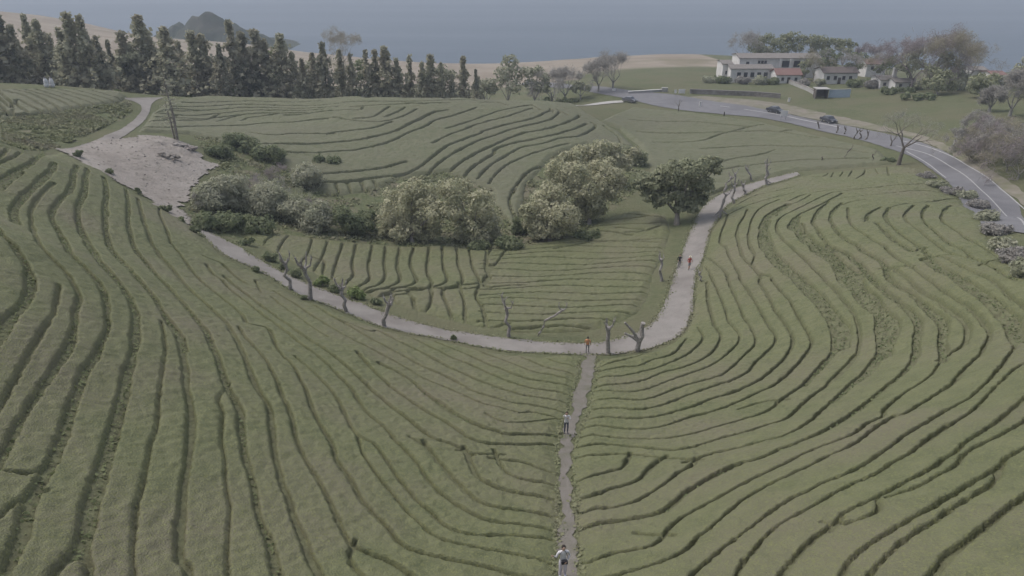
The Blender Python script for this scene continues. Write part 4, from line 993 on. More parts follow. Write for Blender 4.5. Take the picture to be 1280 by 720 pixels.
# bare trees: limbs grown by forking
def limbs(tr, p, d, L, r, depth, q, spread=.5, up=.15, n=5, tips=None):
    pts = [p]; rs = [r]; dd = d.copy()
    for _ in range(3):
        dd = dd+q.normal(0, .12, 3)+np.array([0, 0, up*.3]); dd /= np.linalg.norm(dd); pts.append(pts[-1]+dd*L/3); rs.append(rs[-1]*.86)
    tr.tube(pts, rs, n if r > .04 else 4)
    if tips is not None and depth <= 1: tips += pts[1:]
    if depth == 0: return
    for k in range(2 if q.random() < .55 else 3):
        e = dd+q.normal(0, spread, 3); e[2] += up; e /= np.linalg.norm(e)
        limbs(tr, pts[-1], e, L*q.uniform(.62, .85), rs[-1]*.68, depth-1, q, spread, up, n, tips)
def bare_tree(name, base, vtop, mt, label, seed, depth=5, r=.16, lean=(0, 0), spread=.45, group=None, Z=None, haze=0, haze_mat=None, leaf=.3, trunk=.32, up=.15):
    b = np.array(G(*base)) if Z is None else stand(base[0], Z); h = top_z(b, vtop)-b[2]; q = np.random.default_rng(seed)
    t = thing(name, tuple(b), label, 'bare tree', group); tr = MB(); tips = []
    L0 = h*trunk; top = np.array([lean[0]*L0, lean[1]*L0, L0]); tr.tube([(0, 0, -.3), top*.5+q.normal(0, .05, 3), top], [r*1.3, r, r*.85], 8)
    br = MB()
    for k in range(4):
        a = k*1.57+q.uniform(-.4, .4); d = np.array([math.cos(a)*spread*1.3, math.sin(a)*spread*1.3, .9]); d /= np.linalg.norm(d)
        limbs(br, top, d, h*.26, r*.55, depth-1, q, spread, up, 5, tips)
    if haze:
        tp = np.array(tips); k = q.integers(0, len(tp), haze); C = tp[k]+q.normal(0, h*.035, (haze, 3))
        V, Q = quads_cloud(C, leaf, 0, seed, .055); br.add(V, Q, 1)
    tr.build('trunk', M[mt], t); br.build('branches', [M[mt], M[haze_mat or mt]], t)
    return t
bare_tree('bare_tree', (1123, 206), 138, 'darkbark', 'large bare spreading tree beside the road, over the right tea slope', 31, 5, .3, (.08, 0), .55, haze=900, haze_mat='twig', leaf=.5)
bare_tree('bare_tree', (1113, 183), 164, 'darkbark', 'small crooked bare tree left of the big roadside one', 32, 3, .14, (.1, 0), .5)
bare_tree('bare_tree', (848, 139), 122, 'darkbark', 'tiny bare tree on the near edge of the far road', 33, 3, .12, (0, 0), .4)
# half-dead pine by the clearing
pb = np.array(G(222, 176)); ph = top_z(pb, 96)-pb[2]; t = thing('bare_pine', tuple(pb), 'sparse half-dead pine with pale twin trunks above the sandy clearing', 'pine')
tr = MB(); tr.tube([(0, 0, -.3), (.15, 0, ph*.4), (-.1, 0, ph*.75), (-.3, .1, ph)], [.24, .19, .12, .04], 8); tr.tube([(-.5, .2, -.3), (-.55, .1, ph*.3), (-.75, 0, ph*.62)], [.16, .13, .04], 7)
q = np.random.default_rng(77); C = []; br = MB()
for k in range(34):
    z = ph*q.uniform(.28, 1); a = q.uniform(0, 6.28); Lb = q.uniform(.7, 2.3)*(1.25-.7*z/ph); d = np.array([math.cos(a), math.sin(a), q.uniform(-.25, .2)]); b0 = np.array([0, 0, z])
    br.tube([b0, b0+d*Lb*.6, b0+d*Lb+np.array([0, 0, -.1])], [.05, .035, .012], 4)
    for s in np.linspace(.35, 1, 6):
        if q.random() < .75: C += [b0+d*Lb*s+q.normal(0, .12, 3) for _ in range(3)]
tr.build('trunk', M['palebark'], t); br.build('branches', M['bark'], t); link('needles', leaf_mesh('needles', C, .24, M['greyleaf'], 78, aspect=.4), t)

# distant broadleaf, umbrella and twiggy trees
FAR = [
 ('broad_tree', 162, 171, [(160, 62, 11), (168, 72, 12), (154, 76, 11), (164, 88, 12)], 'greyleaf', 'rounded olive tree among the conifers left of the lane end'),
 ('broad_tree', 246, 178, [(244, 70, 11), (252, 80, 12), (240, 88, 11), (250, 98, 11)], 'greyleaf', 'rounded olive tree among the conifers below the coastal hill'),
 ('broad_tree', 346, 182, [(344, 66, 11), (352, 76, 12), (338, 82, 11), (348, 96, 12)], 'midleaf', 'rounded green tree in the middle of the conifer line'),
 ('broad_tree', 392, 184, [(388, 84, 11), (398, 92, 12), (386, 100, 11)], 'greyleaf', 'rounded grey-olive tree right of the middle of the conifer line'),
 ('broad_tree', 452, 186, [(450, 82, 10), (458, 92, 11), (446, 98, 10)], 'midleaf', 'rounded green tree below the tan bare tree in the conifer line'),
 ('broad_tree', 556, 189, [(552, 90, 10), (562, 96, 11), (550, 104, 10)], 'greyleaf', 'rounded olive tree near the right end of the conifer line'),
 ('olive_tree', 1140, 200, [(1134, 72, 12), (1146, 66, 12), (1138, 84, 11), (1150, 80, 11), (1128, 84, 8)], 'greyleaf', 'tall olive-grey tree behind the chimney cottage'),
 ('olive_tree', 1186, 193, [(1182, 68, 11), (1190, 76, 11), (1178, 82, 10), (1196, 84, 9)], 'greyleaf', 'tall olive-grey tree above the dark dense tree on the right'),
 ('olive_tree', 1250, 186, [(1248, 100, 9), (1256, 108, 9), (1262, 98, 8)], 'greyleaf', 'low olive tree below the far reddish roof'),  # kind, u, Z, [lobes], material, label
 ('olive_tree', 636, 196, [(637, 78, 12), (630, 92, 13), (645, 92, 12), (622, 105, 12), (640, 108, 13)], 'greyleaf', 'tall olive grey tree closing the right end of the conifer line'),
 ('olive_tree', 664, 197, [(660, 92, 10), (672, 90, 10), (682, 98, 9), (664, 106, 12), (678, 110, 11)], 'greyleaf', 'broad olive grey tree right of the tall one ending the conifer line'),
 ('olive_tree', 610, 198, [(608, 105, 9), (616, 112, 9), (600, 112, 8)], 'greyleaf', 'small grey tree in the notch beside the last conifer'),
 ('round_bush', 726, 200, [(725, 108, 8), (735, 110, 6), (718, 112, 6)], 'greyleaf', 'small olive tree near the left end of the far road'),
 ('umbrella_pine', 952, 250, [(950, 53, 11), (962, 50, 11), (943, 60, 9), (970, 57, 10), (956, 63, 10), (948, 67, 9), (966, 67, 9)], 'darkleaf', 'dark round-headed pine behind the left end of the long white building'),
 ('umbrella_pine', 988, 252, [(980, 49, 9), (992, 47, 10), (1002, 50, 9), (988, 56, 9), (998, 61, 8), (980, 63, 8)], 'darkleaf', 'dark umbrella pine behind the middle of the long white building'),
 ('umbrella_pine', 1022, 252, [(1014, 51, 9), (1026, 50, 9), (1036, 52, 8), (1020, 58, 8), (1032, 60, 8), (1016, 65, 7)], 'darkleaf', 'dark umbrella pine behind the right end of the long white building'),
 ('umbrella_pine', 1054, 252, [(1046, 53, 8), (1056, 53, 8), (1065, 57, 7), (1050, 60, 7), (1060, 64, 7)], 'darkleaf', 'rightmost dark umbrella pine of the row, over the cottages'),
 ('leafy_tree', 1038, 224, [(1036, 68, 10), (1046, 72, 8), (1030, 78, 8), (1040, 82, 9)], 'midleaf', 'fresh green tree in front of the dark-roofed cottage'),
 ('leafy_tree', 1072, 224, [(1068, 72, 8), (1078, 72, 8), (1074, 82, 8), (1062, 82, 6)], 'midleaf', 'green tree between the two cottages'),
 ('leafy_tree', 1006, 226, [(1006, 82, 8), (1012, 78, 6), (1004, 90, 7)], 'darkleaf', 'dark tree at the right end of the long white building'),
 ('dark_tree', 1172, 184, [(1165, 90, 12), (1180, 96, 12), (1172, 106, 13), (1158, 104, 10), (1190, 108, 9)], 'darkleaf', 'dark dense tree right of the grey-roofed cottage'),
 ('dark_tree', 1226, 172, [(1222, 100, 12), (1234, 106, 12), (1218, 112, 10), (1240, 98, 9)], 'darkleaf', 'dark rounded tree below the distant red roof'),
 ('olive_tree', 1200, 190, [(1196, 90, 9), (1206, 96, 9), (1200, 104, 10)], 'greyleaf', 'olive tree between the two dark ones on the right'),
 ('olive_tree', 1282, 168, [(1276, 88, 11), (1288, 80, 12), (1270, 102, 10), (1284, 104, 12)], 'greyleaf', 'olive tree cut by the right photo edge'),
 ('dark_tree', 1112, 214, [(1106, 80, 9), (1116, 76, 9), (1100, 86, 7), (1122, 84, 7)], 'midleaf', 'bushy tree behind the grey-roofed cottage'),
]
for i, (nm, u, Z, lb, mt, lab) in enumerate(FAR): broad_tree(nm, (u, 0), lb, mt, .42, lab, 'tree', seed=60+i, Z=Z, nsub=12, trunkr=.22, dens=.9, flat=.8)
HZ = [('twiggy_tree', 1138, 196, 31, 'redtwig', 'big bare purplish tree rising above the cottages', 900), ('twiggy_tree', 1160, 198, 33, 'redtwig', 'bare purplish tree just right of the biggest one above the cottages', 800), ('twiggy_tree', 1184, 190, 32, 'tantwig', 'tall yellowish bare tree above the dark tree group', 1000), ('twiggy_tree', 1206, 200, 50, 'twig', 'thin grey bare tree right of the yellowish one', 500),
 ('twiggy_tree', 934, 252, 36, 'twig', 'faint bare tree at the left end of the pine row', 500), ('twiggy_tree', 1082, 250, 55, 'redtwig', 'low purplish bare tree between pines and cottages', 500), ('twiggy_tree', 766, 208, 64, 'twig', 'tall faint grey bare tree at the left of the green hill field', 700), ('twiggy_tree', 748, 206, 72, 'twig', 'grey bare tree left of the tall faint one', 550), ('twiggy_tree', 706, 200, 80, 'twig', 'grey bare tree right of the olive trees', 550), ('twiggy_tree', 690, 198, 84, 'twig', 'shorter grey bare tree touching the olive trees', 500),
 ('twiggy_tree', 430, 300, 36, 'tantwig', 'pale tan bare tree standing far behind the conifer line', 900), ('twiggy_tree', 1262, 142, 88, 'twig', 'grey bare tree at right above the grey thicket', 1300), ('twiggy_tree', 1236, 150, 108, 'twig', 'low wide grey bare bush behind the thicket', 900)]
for i, (nm, u, Z, v, mt, lab, n) in enumerate(HZ): bare_tree(nm, (u, 0), v, mt, lab, 300+i, 6, .3, Z=Z, haze=n*4, haze_mat=mt, leaf=1.1, spread=.5, trunk=.16)
for i, (u, v, h) in enumerate([(1206, 186, 34), (1216, 196, 44), (1232, 206, 56), (1246, 196, 60), (1258, 214, 62), (1272, 224, 68), (1284, 210, 74), (1268, 190, 56), (1236, 176, 40), (1222, 166, 34)]):
    bare_tree('grey_thicket', (u, v), v-h, 'twig', 'grey leafless thicket stem cluster above the road at right, %s from the left' % nth([1, 2, 4, 6, 7, 9, 10, 8, 5, 3][i]), 380+i, 6, .12, haze=2200, haze_mat=['twig', 'tantwig', 'redtwig'][i % 3], leaf=.7, spread=.75, trunk=.08, up=.05, group='grey thickets above the road')
for i, (u, v, h) in enumerate([(258, 262, 34), (282, 258, 40), (312, 250, 42), (345, 255, 44), (372, 262, 36), (396, 272, 32), (424, 282, 30), (386, 228, 24), (350, 226, 26)]):
    bare_tree('scrub_bush', (u, v), v-h, 'twig', 'grey half-bare scrub bush in the valley bowl, %s from the left' % nth([1, 2, 3, 4, 6, 8, 9, 7, 5][i]), 360+i, 5, .08, haze=900, haze_mat=['twig', 'greyleaf', 'redtwig'][i % 3], leaf=.42, spread=.7, trunk=.1, up=.08, group='half-bare scrub in the bowl')
UND = [(12, 166, 30, 24, 'midleaf'), (44, 166, 30, 20, 'darkleaf'), (78, 168, 32, 24, 'midleaf'), (112, 170, 32, 22, 'darkleaf'), (205, 184, 30, 28, 'darkleaf'), (322, 188, 30, 30, 'midleaf'), (346, 190, 30, 32, 'darkleaf'), (372, 190, 28, 30, 'midleaf'), (405, 191, 26, 26, 'darkleaf'), (450, 192, 28, 28, 'midleaf'), (482, 193, 28, 26, 'darkleaf'), (512, 194, 28, 28, 'greyleaf'), (540, 195, 26, 24, 'darkleaf'), (592, 197, 24, 20, 'greyleaf'), (150, 172, 16, 14, 'greenleaf'), (166, 176, 20, 16, 'midleaf'), (186, 176, 20, 14, 'midleaf'), (236, 178, 22, 14, 'midleaf'), (262, 180, 20, 12, 'greenleaf'), (296, 182, 26, 20, 'greenleaf'), (388, 186, 18, 22, 'greenleaf'), (424, 188, 16, 20, 'greenleaf'), (560, 192, 20, 14, 'midleaf')]
for i, (u, Z, w, h, mt) in enumerate(sorted(UND)): shrub('understory_bush', u, 0, w, h, mt, .4, '%s bush at the foot of the conifers, %s of its row from the left' % ({'greenleaf': 'bright green', 'midleaf': 'green', 'darkleaf': 'dark', 'greyleaf': 'grey-green'}[mt], nth(i+1)), 'bush', 220+i, n=7, Z=Z, group='bushes under the conifers')
GAR = [(886, 226, 20, 9), (905, 224, 22, 10), (926, 222, 24, 9), (948, 221, 22, 10), (966, 220, 16, 8), (1002, 217, 18, 9), (1024, 214, 14, 9), (1068, 212, 16, 10), (1088, 206, 18, 11), (1146, 196, 16, 12)]
for i, (u, Z, w, h) in enumerate(GAR): shrub('garden_shrub', u, 0, w, h, ['greyleaf', 'midleaf', 'twig'][i % 3], .34, 'garden shrub in front of the white houses, %s from the left' % nth(i+1), 'shrub', 270+i, n=6, Z=Z, group='garden shrubs by the houses')
for i, (u, Z, v) in enumerate([(1016, 224, 64), (1060, 220, 66), (1096, 206, 66), (1030, 230, 58)]):
    bare_tree('twiggy_tree', (u, 0), v, ['tantwig', 'twig', 'redtwig', 'twig'][i], 'bare twiggy tree standing before the white cottages, %s from the left' % nth([1, 3, 4, 2][i]), 340+i, 6, .15, Z=Z, haze=1500, haze_mat='tantwig' if i % 2 == 0 else 'twig', leaf=.8, spread=.5, trunk=.2, group='bare trees before the cottages')
HED = [(920, 240, 60, 6), (1080, 210, 46, 9), (1122, 192, 50, 8), (1150, 178, 46, 8), (700, 196, 56, 9), (1095, 214, 30, 7)]
for i, (u, Z, w, h) in enumerate(HED): shrub('garden_hedge', u, 0, w, h, 'midleaf', .34, 'low green garden hedge near the far road, %s of six' % nth([2, 3, 5, 6, 1, 4][i])+' from the left', 'hedge', 240+i, n=9, Z=Z, group='garden hedges')

# ------------------------------------------------------------------ pollards and dead stumps along the path
def pollard(u, v, ut, vt, r, label, seed, heads=4, mt='lichen', fork=None, stubs=.5, name='pollard_tree', group='pollarded trunks along the path'):
    b = np.array(G(u, v)); Z = b[1]*CP-b[2]*SP; h = top_z(b, vt)-b[2]; dx = (ut-u)*Z/F; q = np.random.default_rng(seed)
    r = r*.85+.03; t = thing(name, tuple(b), label, 'pollarded tree', group); tr = MB()
    hk = h*(.72 if heads else 1); pts = [np.array([dx*f**1.4, q.normal(0, .05), -.25+(hk+.25)*f]) for f in np.linspace(0, 1, 6)]
    pts[2][0] += q.normal(0, .13); pts[3][0] += q.normal(0, .2); pts[3][1] += q.normal(0, .15); pts[4][0] += q.normal(0, .12)
    tr.tube(pts, [r*1.45, r*1.1, r, r*.9, r*.92, r*1.0], 8)
    if heads: tr.ball(pts[-1], (r*1.45, r*1.4, r*1.2), 8)
    if fork: 
        for fx, fz in fork: tr.tube([pts[2], pts[2]+np.array([fx*.5, 0, (fz-pts[2][2])*.55]), np.array([fx, 0, fz])], [r*.75, r*.6, r*.42], 7)
    tr.build('trunk', M[mt], t)
    for k in range(heads):
        a = k*6.28/max(heads, 1)+q.uniform(-.5, .5); Ls = stubs*q.uniform(.7, 1.6)*h*.42; br = MB()
        d = np.array([math.cos(a)*.8, math.sin(a)*.8, q.uniform(.25, 1)]); p1 = pts[-1]+d*Ls*.5; p2 = p1+np.array([d[0]*.3, d[1]*.3, .9])*Ls*.5
        br.tube([pts[-1], p1, p2], [r*.6, r*.5, r*.42], 6); br.ball(p2, r*.55, 6)
        for _ in range(3): e = np.array([q.normal(0, .5), q.normal(0, .5), 1]); br.tube([p2, p2+e*.22*h*.4], [.03, .012], 4)
        br.build('limb', M[mt], t)
    return t
POL = [(364, 362, 361, 316, .17, 5, 'pale pollarded trunk on the field edge of the path, farthest left of four'), (389, 375, 386, 320, .2, 5, 'tallest pollarded trunk of the four along the left arm of the path'), (433, 390, 430, 350, .18, 5, 'knobbly pollarded trunk, third of the four along the left path arm'), (479, 408, 489, 370, .2, 4, 'pollarded trunk leaning right, nearest of the four along the left path arm')]
for i, (u, v, ut, vt, r, n, lab) in enumerate(POL): pollard(u, v, ut, vt, r, lab, 400+i, n)
pollard(636, 421, 633, 371, .15, 'straight pale dead trunk on the inner verge of the path, below the level hedges', 410, 3)
pollard(671, 420, 702, 375, .10, 'thin pole-like dead trunk leaning far to the right over the inner hedges', 411, 2, stubs=.35)
pollard(760, 442, 758, 398, .19, 'upright dead trunk with forked top beside the trail junction', 412, 3)
pollard(796, 439, 801, 404, .22, 'stout dead trunk with two arms in a Y beside the path bend', 413, 0, fork=[(-1.25, 1.9), (-1.3, 3.0), (.3, 2.9)])
pollard(827, 351, 824, 315, .15, 'dead trunk inside the bend, just left of the two walkers', 414, 3)
pollard(878, 352, 873, 336, .09, 'small dead stump on the outer path edge, right of the two walkers', 415, 2)
pollard(899, 272, 904, 232, .17, 'crossed dead stems at the outer edge of the right path arm', 416, 2, fork=[(-.9, .2), (1.0, .5), (.5, 2.6)])
pollard(917, 254, 915, 225, .17, 'thin dead trunk on the right path arm, next above the crossed stems', 417, 2)
pollard(931, 243, 927, 226, .2, 'short dark stump on the right path arm between thin trunks', 418, 2)
pollard(958, 231, 955, 198, .2, 'tall double dead trunk near the far end of the right path arm', 419, 3, fork=[(.7, .3), (.3, 2.8)])
pollard(905, 239, 912, 216, .17, 'leaning dead trunk on the inner side of the right path arm', 420, 3)
pollard(940, 227, 931, 205, .17, 'bent dead trunk curling left on the inner side of the right path arm', 421, 3)
pollard(919, 233, 917, 212, .14, 'thin arched dead stem between two dead trunks on the inner path side', 422, 2)
for i, (u, v, ut, vt) in enumerate([(1024, 161, 1021, 150), (1046, 166.5, 1046, 156), (1056, 168, 1055, 158), (1067, 174, 1070, 160), (1074, 174, 1074, 160), (1081, 175, 1083, 162)]):
    pollard(u, v, ut, vt, .13, 'short dark dead stump along the near road edge, %s of six from the left' % nth(i+1), 430+i, 2, 'darkbark', group='stumps along the road')
for i, (u, v, ut, vt) in enumerate([(1028, 204, 1026, 194), (1052, 201, 1060, 181), (1089, 204, 1089, 189)]):
    pollard(u, v, ut, vt, .10, ['shortest thin stump at the brow of the right slope', 'leaning thin stump at the brow of the right slope', 'upright thin stump at the brow of the right slope, nearest the bare tree'][i], 440+i, 1, 'darkbark', group='stumps on the brow')
shrub('low_thicket', 1112, 203, 26, 6, 'midleaf', .2, 'low dark thicket at the foot of the big bare roadside tree', 'thicket', 260, n=6)

# ------------------------------------------------------------------ buildings
def part(name, mb, mt, parent): return mb.build(name, M[mt] if isinstance(mt, str) else mt, parent)
def gable_roof(mb, cx, cy, z0, lx, ly, h, ov=.4, th=.18):
    X = lx/2+ov; Y = ly/2+ov; k = h/(ly/2); z1 = z0-ov*k
    vs = []
    for x in (-X, X):
        vs += [(cx+x, cy-Y, z1), (cx+x, cy, z0+h), (cx+x, cy+Y, z1), (cx+x, cy+Y, z1+th), (cx+x, cy, z0+h+th), (cx+x, cy-Y, z1+th)]
    fs = [(5, 4, 3, 2, 1, 0), (6, 7, 8, 9, 10, 11)]
    for i in range(6): fs.append((i, (i+1) % 6, (i+1) % 6+6, i+6))
    mb.add(vs, fs)
def gable_walls(mb, cx, cy, lx, ly, hz, h):
    vs = [(cx-lx/2, cy-ly/2, -1), (cx+lx/2, cy-ly/2, -1), (cx+lx/2, cy+ly/2, -1), (cx-lx/2, cy+ly/2, -1), (cx-lx/2, cy-ly/2, hz), (cx+lx/2, cy-ly/2, hz), (cx+lx/2, cy+ly/2, hz), (cx-lx/2, cy+ly/2, hz), (cx-lx/2, cy, hz+h), (cx+lx/2, cy, hz+h)]
    mb.add(vs, [(0, 1, 5, 4), (2, 3, 7, 6), (1, 2, 6, 9, 5), (3, 0, 4, 8, 7), (4, 5, 9, 8), (6, 7, 8, 9)])
def window(par, x, y, z, w, h, sill=True, mt='glass'):
    f = MB(); t = .09
    for dx, dz, sx, sz in ((0, h/2-t/2, w, t), (0, -h/2+t/2, w, t), (-w/2+t/2, 0, t, h-2*t), (w/2-t/2, 0, t, h-2*t)): f.box((x+dx, y-.04, z+dz), (sx, .1, sz))
    o = f.build('window', M['timber'], par); g = MB(); g.box((x, y-.012, z), (w-2*t, .02, h-2*t)); g.build('pane', M[mt], o)
    if sill: s = MB(); s.box((x, y-.08, z-h/2-.05), (w+.2, .18, .08)); s.build('sill', M['concrete'], o)
def door(par, x, y, w, h):
    d = MB(); d.box((x, y-.035, h/2), (w, .06, h)); o = d.build('door', M['timber'], par); k = MB(); k.box((x+w*.36, y-.085, h*.5), (.12, .05, .05)); k.build('handle', M['metal'], o)
def house(u, Z, wpx, v_eave, v_ridge, depth, roof, label, rz=0, wins=(), doors=(), chimney=None, name='house', dz=0):
    p = stand(u, Z); k = Z/F; p[2] += dz; lx = wpx*k; he = top_z(p, v_eave)-p[2]; hr = max(top_z(p+np.array([0, depth/2, 0]), v_ridge)-p[2]-he, .6)
    t = thing(name, tuple(p), label, 'house', None, rz); w = MB(); gable_walls(w, 0, depth/2, lx, depth, he, hr); part('wall', w, 'white', t)
    r = MB(); gable_roof(r, 0, depth/2, he+.02, lx, depth, hr); ro = part('roof', r, roof, t)
    if chimney:
        c = MB(); c.box((chimney[0]*lx, depth*.35, he+hr*.5+chimney[1]/2), (chimney[2], .8, hr+chimney[1])); c.box((chimney[0]*lx, depth*.35, he+hr+chimney[1]+.05), (chimney[2]+.25, 1.05, .2)); part('chimney', c, 'white', ro)
    for x, z, ww, hh in wins: window(t, x*lx, 0, z*he, ww, hh)
    for x, ww, hh in doors: door(t, x*lx, 0, ww, hh)
    return t, lx, he
mb_, lx, he = house(972, 236, 100, 73, 67, 9, 'greyroof', 'long white hall with brown-grey tiled roof and two white pillars', wins=[(-.26, .82, .8, .9), (-.22, .82, .8, .9), (-.18, .82, .8, .9), (-.4, .75, 1, 1.1)], name='long_building')
for x, w in ((.08, 5.0), (.21, 3.6), (.34, 4.6)): window(mb_, x*lx, 0, he*.72, w*.55, 2.0, False)
for x in (0.0, .13): c = MB(); c.box((x*lx, -.35, he*.45), (.7, .7, he*.9+1)); part('pillar', c, 'white', mb_)
w2, lx, he = house(938, 228, 52, 86, 81, 6, 'greyroof', 'low white wing with dark arcade openings in front of the long white hall', wins=[(-.3, .55, 1.2, 1.5), (-.14, .55, 1.2, 1.5), (.02, .55, 1.2, 1.5), (.18, .55, 1.2, 1.5), (.34, .55, 1.2, 1.5)], name='low_wing')
g2, lx, he = house(907, 232, 11, 80, 76.5, 7, 'greyroof', 'small white gabled block at the left end of the long hall', wins=[(0, .5, .9, 1.1)], name='gabled_block')
h3, lx, he = house(985, 222, 30, 93.5, 86, 6, 'redroof', 'small white hut with red tiled roof in front of the long hall', wins=[(-.25, .5, .8, .9), (.3, .5, .8, .9)], doors=[(0, .9, 1.8)], name='hut')
h4, lx, he = house(1007, 254, 16, 73, 69, 7, 'greyroof', 'pale gabled house peeping over the right end of the long hall', wins=[(0, .7, .9, 1)])
h5, lx, he = house(1049, 218, 42, 91, 84, 7, 'darkroof', 'white cottage with dark brown roof above the shed', wins=[(-.36, .55, .9, 1.1), (-.15, .55, .9, 1.1), (.1, .55, .9, 1.1), (.3, .55, .9, 1.1)], doors=[(-.02, .9, 1.9)], name='cottage')
h6, lx, he = house(1110, 204, 22, 100, 96, 6, 'greyroof', 'low white cottage with grey roof and tall white chimney', wins=[(-.25, .5, .8, .9), (.2, .5, .8, .9)], chimney=(.4, 2.2, 1.0), name='cottage')
h7, lx, he = house(1131, 200, 26, 103, 100, 5, 'greyroof', 'white cottage joined to the right of the chimney cottage, nearer the hedge', wins=[(-.25, .5, .8, .9), (.25, .5, .8, .9)], name='cottage')
h8, lx, he = house(1093, 236, 24, 80, 74, 7, 'redroof', 'white house with red roof among trees behind the cottages', wins=[(-.2, .7, .9, 1.1), (.2, .7, .9, 1.1)])
h9, lx, he = house(1221, 212, 18, 88, 84, 6, 'greyroof', 'small pale house far behind the dark trees on the right', wins=[(0, .6, .9, .9)])
h10, lx, he = house(1247, 206, 16, 94, 89, 6, 'redroof', 'far house with reddish roof near the right photo edge', wins=[(0, .6, .9, .9)])
# open shed and pale blue screen
p = np.array(G(1027, 123)); k = (p[1]*CP-p[2]*SP)/F; t = thing('open_shed', tuple(p), 'dark open-fronted shed with flat roof beside the pale blue wall', 'shed')
W = 14*k; Hh = 11*k; b = MB(); b.box((0, 2.2, Hh/2), (W, .12, Hh)); part('back_wall', b, 'timber', t)
for x in (-W/2, W/2): b = MB(); b.box((x, 1.08, Hh/2), (.14, 2.1, Hh)); part('side_wall', b, 'timber', t)
b = MB(); b.box((0, 1, Hh+.1), (W+.6, 3, .18)); part('roof', b, 'concrete', t); b = MB(); b.box((-W/2-.5, -.3, Hh/2), (.35, .35, Hh)); part('post', b, 'palebark', t)
def wall_run(name, s, h, th, mt, label, cat='wall', cope=None, base=0):
    P = resample(wpoly(s), 1.5); o = P[0].copy(); o[2] = hgt(o[0], o[1]); t = thing(name, tuple(o), label, cat); P2 = P[:, :2]; T = np.gradient(P2, axis=0); T /= np.hypot(*T.T)[:, None]; Nn = np.c_[-T[:, 1], T[:, 0]]
    def run(w, z0, z1):
        V = []; n = len(P2)
        for i in range(n):
            g = float(hgt(*P2[i])); 
            for sgn, z in ((-1, z0), (1, z0), (1, z1), (-1, z1)): q = P2[i]+Nn[i]*sgn*w/2; V.append((q[0]-o[0], q[1]-o[1], g+z-o[2]))
        F_ = [(3, 2, 1, 0), tuple(4*(n-1)+j for j in range(4))]
        for i in range(n-1):
            for j in range(4): F_.append((4*i+j, 4*i+(j+1) % 4, 4*i+4+(j+1) % 4, 4*i+4+j))
        m = MB(); m.add(V, F_); return m
    part('masonry' if mt != 'bluewall' else 'panel', run(th, -.3+base, h), mt, t)
    if cope: part('coping', run(th+.12, h+.002, h+.12), cope, t)
    return t
wall_run('screen_wall', '1035,122 1046,122 1062,121.5', 2.1, .2, 'bluewall', 'pale blue boundary wall right of the open shed', cope='concrete')
wall_run('stone_wall', '862,117 900,118.5 940,120 975,123', 1.15, .5, 'stone', 'long rough brown stone wall along the far side of the road', cope='greyroof')
wall_run('low_wall', '785,117 805,116 828,114.5', .55, .4, 'concrete', 'low whitewashed wall at the road junction, left of the cream box', cope='white')
wall_run('garden_wall', '978,101 995,108 1010,114 1022,121', 1.0, .4, 'concrete', 'pale garden wall running down from the red-roofed hut to the shed', cope='stone')
def cabinet(u, v, wpx, hpx, mt, label):
    p = np.array(G(u, v)); k = (p[1]*CP-p[2]*SP)/F; w = wpx*k; h = hpx*k*1.05; t = thing('cabinet', tuple(p), label, 'cabinet'); b = MB(); b.box((0, .4, h/2-.1), (w, .8, h+.2)); part('body', b, mt, t)
    b = MB(); b.box((0, .4, h+.04), (w+.15, .95, .1)); part('cap', b, 'concrete', t); b = MB(); b.box((w*.05, -.02, h*.5), (w*.6, .035, h*.75)); o = part('door', b, 'concrete', t); b = MB(); b.box((w*.28, -.055, h*.5), (.05, .03, .2)); part('handle', b, 'metal', o)
cabinet(831, 115, 7, 4.5, 'concrete', 'cream service cabinet at the right end of the low white wall')
def board_sign(u, v, wpx, hpx, z_px, label, posts=2):
    p = np.array(G(u, v)); k = (p[1]*CP-p[2]*SP)/F; w = wpx*k; h = hpx*k*1.05; z = z_px*k; t = thing('road_sign', tuple(p), label, 'sign')
    b = MB(); b.box((0, -.03, z+h/2), (w, .05, h)); part('panel', b, 'white', t)
    for x in ([-w*.32, w*.32] if posts == 2 else [0]): b = MB(); b.tube([(x, .05, -.2), (x, .05, z+h)], .06, 6); part('post', b, 'metal', t)
board_sign(979, 150, 9, 7, 4.5, 'white signboard on two grey posts standing before the far dark car')
board_sign(852, 118, 8, 5, 1.2, 'low white signboard right of the cream cabinet')
board_sign(844, 118, 3, 4, 1.5, 'narrow white signboard between cabinet and low signboard', 1)
board_sign(767, 115, 4, 3, 1.2, 'small white sign at the left end of the far road', 1)
def marker(u, v, hpx, label, mt='white', w=.22):
    p = np.array(G(u, v)); k = (p[1]*CP-p[2]*SP)/F; h = max(hpx*k*1.1, .6); t = thing('marker_post', tuple(p), label, 'marker post'); b = MB(); b.box((0, 0, h/2-.1), (w, w*.7, h+.2), taper=.85); part('post', b, mt, t); c = MB(); c.box((0, 0, h+.02), (w*1.15, w*.9, .06)); part('cap', c, 'concrete', t)
marker(875, 133, 5, 'white marker post beside the road, left of the first white dash', w=.5)
marker(986, 127, 4, 'white marker post on the grass slope behind the far dark car', w=.5)
marker(1193, 180, 4, 'short white marker post at the far verge under the grey thicket', w=.35)
marker(574, 124, 3, 'white post on the knoll crest before the conifers, toward its right end', w=.3)
marker(393, 126, 4, 'white post on the knoll crest before the conifers, toward its left end', w=.4)
marker(905, 145, 5, 'dark slim post at the near road edge', 'timber', .25)
